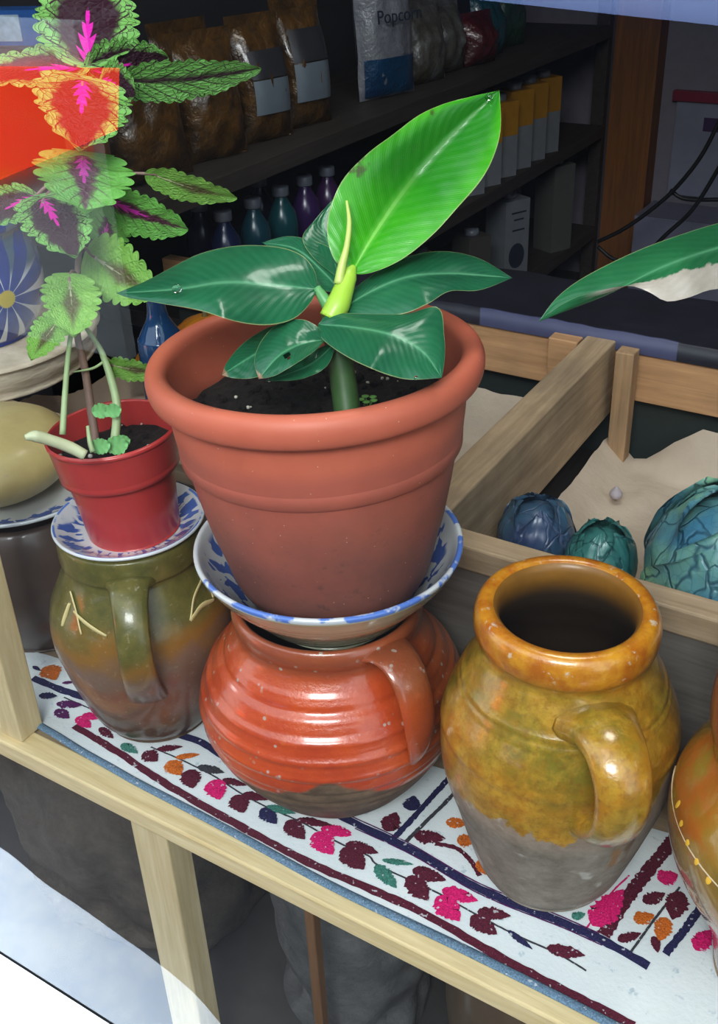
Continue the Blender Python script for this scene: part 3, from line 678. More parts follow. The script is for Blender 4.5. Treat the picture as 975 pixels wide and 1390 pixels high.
def px_leaf(name, mid, up, lo, dm, du, dl, mat, parent, N=46, Mh=7, bow=0.0, holes=(), thick=True):
    """leaf lofted from its midrib and both margins, each a polyline with its own distance from the eye"""
    a = resample(mid, N); b = resample(up, N); c = resample(lo, N)
    Dm, Du, Dl = interp(dm, N), interp(du, N), interp(dl, N)
    V = []; uv = []; Fc = []; W = 2 * Mh + 1
    for i in range(N):
        pm, pu, pl_ = D(a[i].x, a[i].y, Dm[i]), D(b[i].x, b[i].y, Du[i]), D(c[i].x, c[i].y, Dl[i])
        for j in range(W):
            t = (j - Mh) / Mh; q = pu if t < 0 else pl_; s = abs(t)
            p = pm.lerp(q, s) - RF * (bow * math.sin(PI * s) * (1 - abs(2 * i / (N - 1) - 1) ** 2))
            p = p + RF * 0.0012 * mn.noise(Vector((i * 0.25, j * 0.5, len(V) * 0.0)))
            V.append(p); uv.append((i / (N - 1), j / (W - 1)))
    for i in range(N - 1):
        for j in range(W - 1):
            if (i, j) in holes: continue
            Fc.append((i * W + j, (i + 1) * W + j, (i + 1) * W + j + 1, i * W + j + 1))
    pl0 = parent.location
    return obj(name, [p - pl0 for p in V], Fc, mat, parent, uv=uv)
def z10(*p): return [(140 + 0.5949 * x, 100 + 0.5949 * y) for x, y in p]
SB = Vector((-0.5235, 0.8160, 0.5130))
pl1 = thing('banana_plant', 'young banana plant with one bright upright leaf, rooted in the large terracotta pot', 'plant', SB)
dS = dep((-0.5245, 0.80, 0.645))
st = cr([D(*z10((560, 790))[0], dS + 0.012), D(*z10((548, 700))[0], dS + 0.008), D(*z10((533, 610))[0], dS), D(*z10((520, 555))[0], dS - 0.002), D(*z10((528, 520))[0], dS)], 6)
o = obj('stem', [p - SB for p in tube(st, interp([0.0135, 0.0130, 0.0120, 0.0095, 0.006], len(st)), 14)[0]], tube(st, 0.01, 14)[1], M_STEM_D, pl1)
st = cr([D(*z10((518, 560))[0], dS - 0.012), D(*z10((536, 528))[0], dS - 0.012), D(*z10((548, 495))[0], dS - 0.008), D(*z10((560, 462))[0], dS - 0.004), D(*z10((572, 440))[0], dS)], 6)
o = obj('petiole', [p - SB for p in tube(st, interp([0.0110, 0.0115, 0.0100, 0.0085, 0.003], len(st)), 14)[0]], tube(st, 0.01, 14)[1], M_STEM_G, pl1)
o['label'] = 'bright yellow green leaf stalk'
st = cr([D(*z10((526, 548))[0], dS - 0.004), D(*z10((505, 515))[0], dS - 0.006), D(*z10((487, 488))[0], dS - 0.006)], 6)
obj('petiole', [p - SB for p in tube(st, interp([0.0075, 0.006, 0.004], len(st)), 10)[0]], tube(st, 0.01, 10)[1], plain('pale_green_stalk', (0.12, 0.33, 0.12), 0.4), pl1)
# bright young leaf
o = px_leaf('leaf', z10((565, 458), (620, 365), (700, 250), (790, 145), (905, 38)), z10((565, 458), (528, 425), (512, 372), (516, 315), (545, 245), (600, 185), (660, 140), (720, 95), (780, 68), (850, 50), (905, 38)),
        z10((565, 458), (610, 455), (680, 425), (750, 370), (810, 305), (865, 240), (895, 180), (908, 120), (905, 38)), [dS, dS + .030, dS + .02], [dS, dS - .01, dS + .02], [dS, dS + .005, dS + .02], L_BRIGHT, pl1, bow=0.006)
o['label'] = 'bright light green upright leaf'
# rolled pale margin of the young leaf
st = cr([D(*z10(p)[0], d) for p, d in (((556, 290), dS - .014), ((562, 340), dS - .016), ((556, 395), dS - .016), ((545, 440), dS - .014), ((538, 480), dS - .012))], 6)
V, Fc = tube(st, interp([0.0012, 0.0024, 0.0030, 0.0042, 0.0050], len(st)), 8)
o = obj('rolled_margin', [p - SB for p in V], Fc, plain('pale_yellow_margin', (0.50, 0.60, 0.16), 0.4), pl1); o['label'] = 'pale yellow rolled leaf edge'
px_leaf('leaf', z10((490, 491), (380, 482), (280, 476), (170, 492), (30, 501)), z10((490, 491), (482, 448), (450, 412), (390, 394), (300, 393), (220, 411), (160, 440), (95, 474), (30, 501)),
        z10((490, 491), (468, 530), (430, 562), (370, 574), (300, 565), (220, 540), (130, 524), (60, 512), (30, 501)), [dS - .006, dS - .035, dS - .03], [dS - .006, dS + .035, dS - .03], [dS - .006, dS - .07, dS - .03], L_DEEP, pl1, bow=0.006)
px_leaf('leaf', z10((530, 545), (620, 492), (700, 462), (790, 456), (860, 460), (934, 466)), z10((530, 545), (565, 500), (620, 455), (700, 416), (780, 405), (860, 422), (934, 466)),
        z10((530, 545), (590, 555), (680, 549), (740, 526), (790, 497), (860, 494), (934, 466)), [dS - .004, dS + .01, dS + .04], [dS - .004, dS + .055, dS + .04], [dS - .004, dS - .03, dS + .04], L_DEEP, pl1, bow=0.005)
px_leaf('leaf', z10((490, 572), (570, 578), (660, 596), (730, 635), (773, 694)), z10((490, 572), (520, 548), (600, 548), (690, 548), (765, 533), (779, 600), (780, 650), (773, 694)),
        z10((490, 572), (500, 605), (560, 648), (640, 684), (700, 698), (773, 694)), [dS - .020, dS - .055, dS - .065], [dS - .020, dS - .018, dS - .03, dS - .065], [dS - .020, dS - .085, dS - .065], L_DEEP, pl1, bow=0.004)
hole = {(i, j) for i, j in ((22, 8), (23, 8), (24, 8), (22, 9), (23, 9), (24, 9), (25, 9), (23, 10), (24, 10), (25, 8))}
px_leaf('leaf', z10((510, 606), (450, 618), (400, 645), (355, 697)), z10((510, 606), (488, 576), (450, 560), (400, 570), (362, 608), (345, 655), (355, 697)), z10((510, 606), (480, 635), (430, 668), (390, 690), (355, 697)),
        [dS - .030, dS - .050, dS - .045], [dS - .030, dS - .02, dS - .045], [dS - .030, dS - .075, dS - .045], L_DEEPB, pl1, bow=0.003, holes=hole)
px_leaf('leaf', z10((470, 590), (390, 615), (330, 650), (270, 688)), z10((470, 590), (420, 572), (375, 580), (320, 615), (285, 655), (270, 688)), z10((470, 590), (430, 640), (390, 675), (345, 694), (300, 695), (270, 688)),
        [dS - .01, dS - .02, dS - .035], [dS - .01, dS + .01, dS - .035], [dS - .01, dS - .03, dS - .035], L_DEEPB, pl1)
px_leaf('leaf', z10((535, 610), (470, 665), (370, 702)), z10((535, 610), (480, 632), (420, 672), (370, 702)), z10((535, 610), (510, 668), (450, 697), (370, 702)), [dS - .01, dS - .03, dS - .03], [dS - .01, dS - .02, dS - .03], [dS - .01, dS - .04, dS - .03], L_DEEP, pl1)
px_leaf('leaf', z10((545, 500), (500, 450), (440, 400), (362, 385)), z10((545, 500), (548, 440), (515, 395), (430, 371), (362, 385)), z10((545, 500), (490, 490), (440, 440), (400, 410), (362, 385)), [dS + .015, dS + .05, dS + .08], [dS + .015, dS + .06, dS + .08], [dS + .015, dS + .035, dS + .08], L_DEEP, pl1)
px_leaf('leaf', z10((540, 470), (520, 400), (500, 340), (530, 280)), z10((540, 470), (480, 420), (455, 375), (482, 335), (530, 280)), z10((540, 470), (560, 400), (560, 330), (530, 280)), [dS + .02, dS + .07, dS + .10], [dS + .02, dS + .06, dS + .10], [dS + .02, dS + .08, dS + .10], L_DEEP, pl1)
# a few drops of water
M_DROP = NT('water_drop', 0.02); M_DROP.set('Transmission Weight', 1.0); M_DROP.set('IOR', 1.33); M_DROP.col((0.95, 1, 0.98))
for (x, y, d, s) in (((240, 391, dS - .050, .0042)), ((664, 131, dS + .012, .0035)), ((565, 513, dS - .088, .0018))):
    V, Fc, _m = lathe([(0.0, -s * .5), (s, -s * .3), (s * .95, s * .2), (s * .5, s * .55), (0, s * .65)], 14, n=3)
    q = (-RF).to_track_quat('Z', 'Y').to_matrix(); c = D(x, y, d - 0.002)
    tag(obj('water_drop', [q @ v for v in V], Fc, M_DROP.m, loc=c), 'clear water drop on ' + {240: 'the broad left leaf of the banana plant', 664: 'the tip of the bright upright leaf', 565: 'the lower front leaf of the banana plant'}[x], 'water drop')
# small seedling beside the stem
sd = thing('seedling', 'tiny round leaved seedling in the soil beside the banana stem', 'plant', PZ(500, 552, 0.517))
for k in range(5):
    a = k * 1.256; tip = Vector((0.007 * math.cos(a), 0.007 * math.sin(a), 0.009)); V, Fc, _m = lathe([(0.0, -.0006), (0.0042, 0.0), (0.0, 0.0007)], 12, n=2)
    mb = MB().add([v + tip for v in V], Fc).add(*tube([(0, 0, -0.004), tip * 0.6, tip], 0.0007, 6)); mb.build('leaf', plain('seedling_green', (0.18, 0.42, 0.10), 0.5), sd)

# banana plant growing from the right jar: only one leaf reaches the picture
SB2 = Vector((0.0, 0.80, 0.330))
V, Fc = soil_disc(0.101, 0.0, 4.0, 0.004); sj = obj('potting_soil', V, Fc, M_SOIL, rj, loc=(0.0, 0.0, 0.335)); sj['kind'] = 'stuff'
pl2 = thing('banana_plant', 'banana plant whose leaf with dried white edge enters from the right', 'plant', SB2)
B0 = Vector((-0.10, 0.885, 0.760))
st = cr([SB2 + Vector((0, 0, -0.01)), SB2 + Vector((0.005, 0.0, 0.15)), SB2 + Vector((-0.01, 0.01, 0.30)), SB2 + Vector((-0.045, 0.045, 0.39)), B0], 6)
V, Fc = tube(st, interp([0.017, 0.015, 0.012, 0.008, 0.005], len(st)), 12); obj('stem', [p - SB2 for p in V], Fc, M_STEM_D, pl2)
dB, dT = dep(B0), 1.06
px_leaf('leaf', [(1130, 318), (1040, 322), (975, 336), (900, 362), (830, 398), (780, 418), (731, 437)], [(1130, 318), (1060, 285), (975, 303), (905, 325), (850, 347), (790, 378), (755, 405), (731, 437)],
        [(1130, 318), (1060, 395), (975, 392), (935, 404), (905, 409), (880, 396), (850, 388), (800, 398), (765, 412), (731, 437)], [dB, 1.0, dT], [dB, 1.04, dT], [dB, 0.97, dT], L_DRY, pl2, bow=0.004)

# ------------------------------------------------------------------ small red pot and coleus
RA = Vector((-0.8385, 0.7870, 0.2962))
prof = [(0.0, 0.0), (0.052, 0.0), (0.0565, 0.003), (0.0605, 0.045), (0.0650, 0.086), (0.0655, 0.0885), (0.0705, 0.0900), (0.0718, 0.093), (0.0745, 0.112), (0.0772, 0.1325), (0.0785, 0.1345), (0.0785, 0.1375), (0.0770, 0.139), (0.0755, 0.137), (0.072, 0.10), (0.066, 0.085), (0.0, 0.084)]
V, Fc, mi = lathe(prof, 96, 0.0, n=3)
rp = tag(obj('flower_pot', V, Fc, M_RED, loc=RA), 'small shiny red plastic pot on the blue and white saucer', 'pot')
rp.rotation_euler = (math.radians(1.5), math.radians(-3), 0)
so = MB().add(*soil_disc(0.0735, 0.109, 7.7, 0.004))
for _ in range(60):
    a, r = rs.uniform(0, 2 * PI), 0.07 * math.sqrt(rs.random()); s = rs.uniform(0.0012, 0.0035)
    V, Fc, _m = lathe([(0.0, -s), (s, -s * .4), (s * .8, s * .4), (0.0, s * .8)], 6); so.add([v + Vector((r * math.cos(a), r * math.sin(a), 0.1095 + s * .3)) for v in V], Fc, 1 if rs.random() < .2 else 0)
so.build('potting_soil', [M_SOIL, plain('pale_grit_small', (0.5, 0.47, 0.42), 0.7)], rp)['kind'] = 'stuff'

def coleus_mat(name, kind):
    m = NT(name, 0.5, 0.4)
    u, v, _ = m.xyz(m.tc('UV'))
    e = m.math('ABSOLUTE', m.math('SUBTRACT', m.math('MULTIPLY', v, 2.0), 1.0))
    uv3 = m.map(m.tc('UV'), (1.0, 0.8, 1.0))
    cell = m.vor(17, uv3, 'DISTANCE_TO_EDGE'); n = m.noise(9, 3, 0.5, m.tc('UV'))
    q = m.math('SUBTRACT', m.math('MULTIPLY', u, 7.0), m.math('MULTIPLY', e, 2.6))
    vein = m.step(m.math('ABSOLUTE', m.math('SUBTRACT', m.math('FRACT', q), 0.5)), 0.10, 0.03)
    if kind == 'purple':
        green = m.mix(n, (0.15, 0.42, 0.08), (0.30, 0.62, 0.18)); dark = (0.040, 0.008, 0.020)
        lim = m.math('ADD', e, m.math('ADD', m.math('MULTIPLY', m.math('SUBTRACT', n, 0.5), 0.5), m.math('MULTIPLY', m.math('ABSOLUTE', m.math('SUBTRACT', u, 0.45)), 0.35)))
        g_ = m.math('MULTIPLY', m.step(lim, 0.50, 0.78), m.step(cell, 0.015, 0.05))
        c = m.mix(g_, dark, green); c = m.mix(m.math('MULTIPLY', vein, m.step(e, 0.95, 0.75)), c, dark); fl, fc = 0.17, (0.78, 0.012, 0.46)
    elif kind == 'green':
        green = m.mix(n, (0.13, 0.40, 0.07), (0.24, 0.56, 0.14)); dark = (0.10, 0.03, 0.055)
        lim = m.math('ADD', m.math('ADD', e, m.math('MULTIPLY', u, 0.35)), m.math('MULTIPLY', m.math('SUBTRACT', n, 0.5), 0.4))
        c = m.mix(m.step(lim, 0.28, 0.50), dark, green); c = m.mix(m.math('MULTIPLY', m.math('MULTIPLY', vein, 0.65), m.step(e, 0.8, 0.3)), c, dark); fl, fc = 0.15, (0.62, 0.04, 0.45)
    elif kind == 'veined':
        green = m.mix(n, (0.14, 0.40, 0.08), (0.26, 0.56, 0.16)); dark = (0.05, 0.02, 0.03)
        c = m.mix(m.math('MULTIPLY', m.step(m.math('ADD', e, m.math('MULTIPLY', n, 0.3)), 0.16, 0.42), m.step(cell, 0.010, 0.04)), dark, green)
        c = m.mix(m.math('MULTIPLY', vein, 0.8), c, dark); fl, fc = 0.0, (0.5, 0.02, 0.3)
    else:
        green = m.mix(n, (0.20, 0.46, 0.08), (0.34, 0.60, 0.15)); dark = (0.15, 0.14, 0.06)
        c = m.mix(m.step(m.math('ADD', e, m.math('MULTIPLY', m.math('ABSOLUTE', m.math('SUBTRACT', u, 0.5)), 0.9)), 0.15, 0.5), dark, green)
        c = m.mix(m.math('MULTIPLY', vein, 0.25), c, (0.10, 0.30, 0.05)); fl, fc = 0.06, (0.55, 0.55, 0.35)
    w = m.math('MULTIPLY', m.math('MAXIMUM', m.math('SUBTRACT', 1.0, m.math('MULTIPLY', u, 1.75)), 0.0), fl)
    w = m.math('MULTIPLY', w, m.math('ADD', 0.55, m.math('MULTIPLY', m.math('FRACT', m.math('ADD', q, 0.5)), 1.6)))
    c = m.mix(m.step(m.math('SUBTRACT', w, e), 0.0, 0.02), c, fc)
    m.col(c); m.bump(m.math('ADD', cell, m.math('MULTIPLY', vein, -0.1)), 0.5, 0.006)
    t = m.n.new('ShaderNodeBsdfTranslucent'); m.put(t.inputs[0], m.mix(0.0, c, c)); x = m.n.new('ShaderNodeMixShader'); x.inputs[0].default_value = 0.25
    m.l.new(m.b.outputs[0], x.inputs[1]); m.l.new(t.outputs[0], x.inputs[2]); m.l.new(x.outputs[0], m.out.inputs['Surface']); return m.m
CV = coleus_mat('veined_coleus', 'veined')
CP, CG, CL = coleus_mat('purple_coleus', 'purple'), coleus_mat('green_coleus', 'green'), coleus_mat('lime_coleus', 'lime')
M_LSTALK = plain('leaf_stalk', (0.25, 0.16, 0.14), 0.5)
CB = Vector((-0.8500, 0.7750, 0.4040))
co = thing('coleus_plant', 'coleus with magenta, purple and green scalloped leaves in the small red pot', 'plant', CB)
dC = dep((-0.85, 0.78, 0.55))
def coleus_leaf(b, db, t, dt_, w, mat, tilt=0.0, cup=0.10, arch=0.05, teeth=9, base=0.34, stalk=None):
    Bp, Tp = D(b[0], b[1], db), D(t[0], t[1], dt_); ax = Tp - Bp; Ln = ax.length
    dx, dy = t[0] - b[0], t[1] - b[1]; ll = math.hypot(dx, dy)
    lat = (RX * (-dy / ll) + RD * (dx / ll) + RF * tilt); lat = (lat - ax * (lat.dot(ax) / Ln / Ln)).normalized()
    nrm = ax.cross(lat).normalized()
    if nrm.dot(RF) > 0: nrm = -nrm
    hw = w * (db + dt_) / 2 / F * math.sqrt(1 + tilt * tilt); N, W = 64, 13; V = []; uv = []; Fc = []
    for i in range(N):
        u = i / (N - 1)
        pr = (u / base) ** 0.55 if u < base else ((1 - u) / (1 - base)) ** 0.72
        pr = min(1.0, pr) * (0.97 if u < base else 1)
        pr = max(0.0, math.sin(min(1.0, pr) * PI / 2))
        saw = abs(math.sin(PI * u * teeth))
        for j in range(W):
            s = (j - 6) / 6; k = abs(s); edge = max(0.0, (k - 0.6) / 0.4)
            wr = pr * (1 - 0.20 * edge * (1 - saw ** 0.6))
            back = -0.10 * k ** 2 * (1 - u) * 0.8
            h = arch * Ln * math.sin(PI * u) + hw * (cup * (k ** 1.4) - 0.05 * math.sin(u * 2 * PI * 3.5 - k * 4) * k)
            V.append(Bp + ax * (u + back * (1 if u < 0.5 else 2 * (1 - u))) + lat * (hw * wr * s) + nrm * h - CB); uv.append((u, j / (W - 1)))
    for i in range(N - 1):
        for j in range(W - 1): Fc.append((i * W + j, (i + 1) * W + j, (i + 1) * W + j + 1, i * W + j + 1))
    o = obj('leaf', V, Fc, mat, co, uv=uv)
    if stalk:
        S = D(*stalk); q = (S + Bp) / 2 + Vector((0, 0, 0.006)); P = cr([S, q, Bp, Bp + ax * 0.06], 5)
        Vv, Ff = tube(P, [0.0018] * len(P), 7); obj('leaf_stalk', [p - CB for p in Vv], Ff, M_LSTALK, o)
    return o
T0 = (118, 98, dC)
coleus_leaf((118, 86), dC - .01, (122, -42), dC + .03, 70, CP, 0.15, teeth=11, base=0.36)['label'] = 'large dark purple leaf with a magenta flame'
coleus_leaf((112, 92), dC - .01, (-40, 112), dC - .03, 40, CP, 0.7, stalk=T0)
coleus_leaf((122, 94), dC - .01, (228, 78), dC + .02, 30, CP, 0.8, stalk=T0)
coleus_leaf((170, 110), dC + .01, (354, 92), dC + .05, 19, CV, 1.4, teeth=13, base=0.3, stalk=T0)
coleus_leaf((140, 108), dC - .005, (186, 128), dC - .01, 30, CP, 0.5)
coleus_leaf((112, 112), dC - .03, (107, 207), dC - .085, 63, CP, -0.4, base=0.32, teeth=10, stalk=(118, 100, dC))
coleus_leaf((112, 214), dC - .02, (116, 292), dC - .065, 64, CG, -0.4, base=0.36, teeth=9, stalk=(112, 190, dC))
coleus_leaf((58, 272), dC - .03, (103, 352), dC - .08, 46, CP, -0.5, base=0.34, stalk=(110, 230, dC))
coleus_leaf((46, 268), dC - .02, (-30, 306), dC - .05, 36, CP, 0.5, stalk=(110, 230, dC))
coleus_leaf((206, 236), dC + .01, (322, 268), dC + .05, 14, CL, 1.6, teeth=10, stalk=(118, 252, dC))
coleus_leaf((148, 272), dC + .0, (256, 311), dC + .02, 26, CG, 1.0, teeth=10, stalk=(116, 262, dC))
coleus_leaf((124, 346), dC + .01, (214, 402), dC - .01, 44, CL, 0.3, stalk=(108, 340, dC))
coleus_leaf((94, 378), dC - .02, (100, 459), dC - .075, 38, CL, -0.4, base=0.40, stalk=(104, 372, dC))
coleus_leaf((84, 430), dC - .01, (42, 490), dC - .05, 26, CL, 0.2, stalk=(104, 425, dC))
coleus_leaf((150, 495), dC + .03, (222, 505), dC + .03, 15, CL, 1.0, stalk=(145, 492, dC + .02))
coleus_leaf((140, 330), dC + .04, (150, 280), dC + .06, 30, CG, 0.5)
M_BARK, M_PALE = plain('brown_plant_stem', (0.20, 0.13, 0.10), 0.6, 0.4, 50), plain('pale_green_plant_stem', (0.32, 0.42, 0.22), 0.5, 0.3, 40)
def cstem(pts, rad, mat, name='stem'):
    P = cr([D(*p) for p in pts], 6); V, Fc = tube(P, interp(rad, len(P)), 9); return obj(name, [p - CB for p in V], Fc, mat, co)
cstem([(131, 606, dC + .035), (124, 560, dC + .03), (115, 500, dC + .02), (105, 455, dC + .01), (104, 400, dC), (108, 320, dC), (112, 230, dC), (118, 100, dC)], [.0052, .005, .0046, .004, .0036, .0034, .0032, .0028], M_BARK)['label'] = 'brown main stem'
cstem([(85, 590, dC - .03), (88, 540, dC - .03), (92, 490, dC - .02), (98, 440, dC - .005), (104, 420, dC)], [.0036, .0034, .003, .0026, .0022], M_PALE)
cstem([(154, 612, dC + .02), (158, 575, dC + .02), (158, 545, dC + .02), (150, 512, dC + .02), (142, 488, dC + .02), (134, 470, dC + .02), (110, 435, dC + .01)], [.0055, .0052, .005, .0046, .004, .003, .0024], M_PALE)
cstem([(142, 490, dC + .02), (126, 500, dC + .015), (100, 505, dC)], [.0018, .0016, .001], M_PALE)
cstem([(126, 614, dC - .02), (122, 600, dC - .02), (119, 578, dC - .02)], [.003, .0028, .002], M_PALE)
c1 = cstem([(116, 618, dC - .06), (95, 607, dC - .065), (70, 598, dC - .075), (48, 592, dC - .085), (34, 594, dC - .09)], [.0060, .0066, .0062, .0066, .003], plain('cut_pale_stem', (0.48, 0.52, 0.33), 0.5, 0.2, 60)); c1['label'] = 'thick pale cut stem lying over the pot rim'
for (x, y, d, s) in ((137, 556, dC + .01, 13), (153, 556, dC, 12), (136, 604, dC - .01, 14), (158, 603, dC, 16), (165, 598, dC + .01, 12)):
    coleus_leaf((x - s * .8, y + 3), d, (x + s, y - 2), d, s * 0.8, plain('young_leaf', (0.22, 0.52, 0.20), 0.5), 0.6, teeth=5, base=.5)

# ------------------------------------------------------------------ crates behind the jars
crate = thing('wooden_crate', 'wide weathered wooden crate with a divider beam, lined with brown paper, behind the jars', 'crate', (-0.2, 1.3, 0.0))
box('front_rail', -1.80, 0.95, 0.975, 1.012, 0.236, 0.272, W_CRATE_X, crate, 0.003)
box('front_board', -0.93, 0.95, 0.980, 0.996, 0.0, 0.236, W_GREY, crate)['label'] = 'grey weathered front board'
box('divider_beam', -0.580, -0.527, 1.012, 1.675, 0.130, 0.272, W_CRATE_Y, crate, 0.003)
box('corner_post', -0.513, -0.481, 1.628, 1.660, 0.03, 0.270, W_CRATE_Z, crate, 0.002)
box('back_rail', -1.56, 0.95, 1.675, 1.705, 0.163, 0.272, W_BACK, crate, 0.002)['label'] = 'orange brown back rail'
box('cleat', -0.640, -0.586, 1.640, 1.675, 0.185, 0.268, W_BACK, crate, 0.002)
box('back_board', -1.56, 0.95, 1.707, 1.725, 0.0, 0.160, plain('dark_green_board', (0.03, 0.04, 0.035), 0.8), crate)
box('bottom_board', -1.56, 0.95, 1.012, 1.705, 0.0, 0.03, W_DARK, crate)
def paper_mat():
    m = NT('brown_kraft_paper', 0.85, 0.2); c = m.mix(m.noise(7, 5), (0.40, 0.33, 0.26), (0.58, 0.49, 0.39)); m.col(c); m.bump(m.noise(30, 4, 0.6), 0.3, 0.01); return m.m
MP = paper_mat()
def paper(name, x0, x1, y0, y1, label, seed):
    nx, ny = 60, 60; V = []; Fc = []
    for i in range(nx + 1):
        for j in range(ny + 1):
            x = x0 + (x1 - x0) * i / nx; y = y0 + (y1 - y0) * j / ny
            p = Vector((x * 6 + seed, y * 6, 0.0))
            h = 0.045 + 0.022 * abs(mn.noise(p)) + 0.014 * abs(mn.noise(p * 2.3)) + 0.006 * abs(mn.noise(p * 6)) + 0.09 * max(0.0, (y - y1 + 0.05) / 0.05) * min(1, max(0, (x - x0 - 0.06) / 0.1)) + 0.04 * max(0, (x0 + 0.05 - x) / 0.05) + 0.032 * max(0.0, min(1.0, (1.36 - y) / 0.12))
            V.append((x, y, h))
    for i in range(nx):
        for j in range(ny): a = i * (ny + 1) + j; Fc.append((a, a + ny + 1, a + ny + 2, a + 1))
    return tag(obj(name, V, Fc, MP), label, 'paper')
paper('kraft_paper_lining', -0.520, 0.85, 1.016, 1.670, 'crumpled brown paper lining the right crate under the cabbages', 1.0)
paper('kraft_paper_lining', -1.53, -0.584, 1.016, 1.636, 'crumpled brown paper lining the crate left of the divider', 5.0)
V, Fc, _m = lathe([(0.0, 0.0), (0.008, 0.001), (0.011, 0.008), (0.007, 0.015), (0.002, 0.021), (0.0, 0.022)], 20, 0.001, 60, n=4)
tag(obj('garlic_bulb', V, Fc, plain('pale_garlic', (0.38, 0.34, 0.36), 0.6, 0.3, 80), loc=(-0.452, 1.508, 0.062)), 'tiny pale bulb lying on the brown crate paper', 'bulb')

# cabbages
def cab_mat(name, a, b, vein, lim):
    m = NT(name, 0.38, 0.5, 0.2, 0.2)
    n = m.noise(9, 4, 0.5)
    wv = m.n.new('ShaderNodeVectorMath'); wv.operation = 'MULTIPLY_ADD'; m.put(wv.inputs[0], m.noise(14, 3, 0.5, None, 0, True)); wv.inputs[1].default_value = (0.05, 0.05, 0.05); m.put(wv.inputs[2], m.tc()); vv_ = wv.outputs[0]
    v1 = m.step(m.vor(24, m.map(vv_, (1, 1, 0.45)), 'DISTANCE_TO_EDGE'), 0.05, 0.0); v2 = m.step(m.vor(75, vv_, 'DISTANCE_TO_EDGE'), 0.07, 0.0)
    c = m.mix(m.ramp(n, [(0.35, 0.0), (0.65, 1.0)]), a, b)
    c = m.mix(m.math('MULTIPLY', v1, lim), c, vein); c = m.mix(m.math('MULTIPLY', v2, lim * 0.4), c, vein)
    m.col(c); m.bump(m.math('SUBTRACT', 1.0, v1), 0.4, 0.006); return m.m
CB1 = cab_mat('blue_green_cabbage', (0.06, 0.19, 0.28), (0.26, 0.46, 0.24), (0.02, 0.07, 0.11), 0.75)
CB2 = cab_mat('purple_blue_cabbage', (0.030, 0.045, 0.115), (0.05, 0.13, 0.17), (0.10, 0.12, 0.20), 0.5)
CB3 = cab_mat('teal_cabbage', (0.025, 0.13, 0.13), (0.06, 0.20, 0.17), (0.02, 0.06, 0.07), 0.6)
def cabbage(loc, R, mat, label, seed, rot, sq=(1, 1, 0.92), leaves=7):
    t = thing('cabbage', label, 'cabbage', loc, (0, 0, rot), None)
    V, Fc, _m = lathe([(R * math.sin(PI * k / 24) * 0.94 * sq[0], R * sq[2] - R * math.cos(PI * k / 24) * 0.94 * sq[2]) for k in range(25)], 56, R * 0.09, 9, seed=seed)
    obj('head', V, Fc, mat, t)
    rr = random.Random(seed)
    for k in range(leaves):
        a0 = k * 2.399 + rr.uniform(-.3, .3); el0 = rr.uniform(-0.75, -0.35); span = rr.uniform(1.5, 1.95); N, W = 26, 21; V = []; Fc = []
        lift = 1.0 + 0.022 * k * 0.6
        for i in range(N):
            u = i / (N - 1)
            for j in range(W):
                s = (j - W // 2) / (W // 2)
                el = el0 + span * u - 0.25 * s * s * u
                wv = math.sin(PI * min(1, 0.12 + u * 0.80)) ** 0.7
                az = s * 0.95 * wv + 0.05 * mn.noise(Vector((u * 4, s * 4, seed + k)))
                rr_ = R * lift * (1.0 + 0.035 * mn.noise(Vector((u * 5, s * 5, seed * 2 + k))) + 0.10 * max(0, u - 0.72) / 0.28 + 0.05 * max(0, abs(s) - 0.7) / 0.3 + 0.022 * math.exp(-(s / 0.06) ** 2))
                cu = math.cos(el)
                V.append((rr_ * sq[0] * cu * math.cos(a0 + az), rr_ * sq[1] * cu * math.sin(a0 + az), R * sq[2] + rr_ * sq[2] * math.sin(el)))
        for i in range(N - 1):
            for j in range(W - 1): Fc.append((i * W + j, (i + 1) * W + j, (i + 1) * W + j + 1, i * W + j + 1))
        obj('outer_leaf', V, Fc, mat, t)
    return t
cabbage((-0.196, 1.200, 0.092), 0.108, CB1, 'large blue green cabbage with dark veins at the right edge', 1.0, 2.6, (1, 1, 0.92))
cabbage((-0.468, 1.195, 0.104), 0.052, CB2, 'dark purple blue cabbage next to the divider beam', 2.0, 0.4, (1.0, 0.95, 1.08))
cabbage((-0.364, 1.175, 0.104), 0.050, CB3, 'crumpled teal cabbage between the purple one and the large one', 3.0, 1.4, (1.0, 0.9, 1.12))

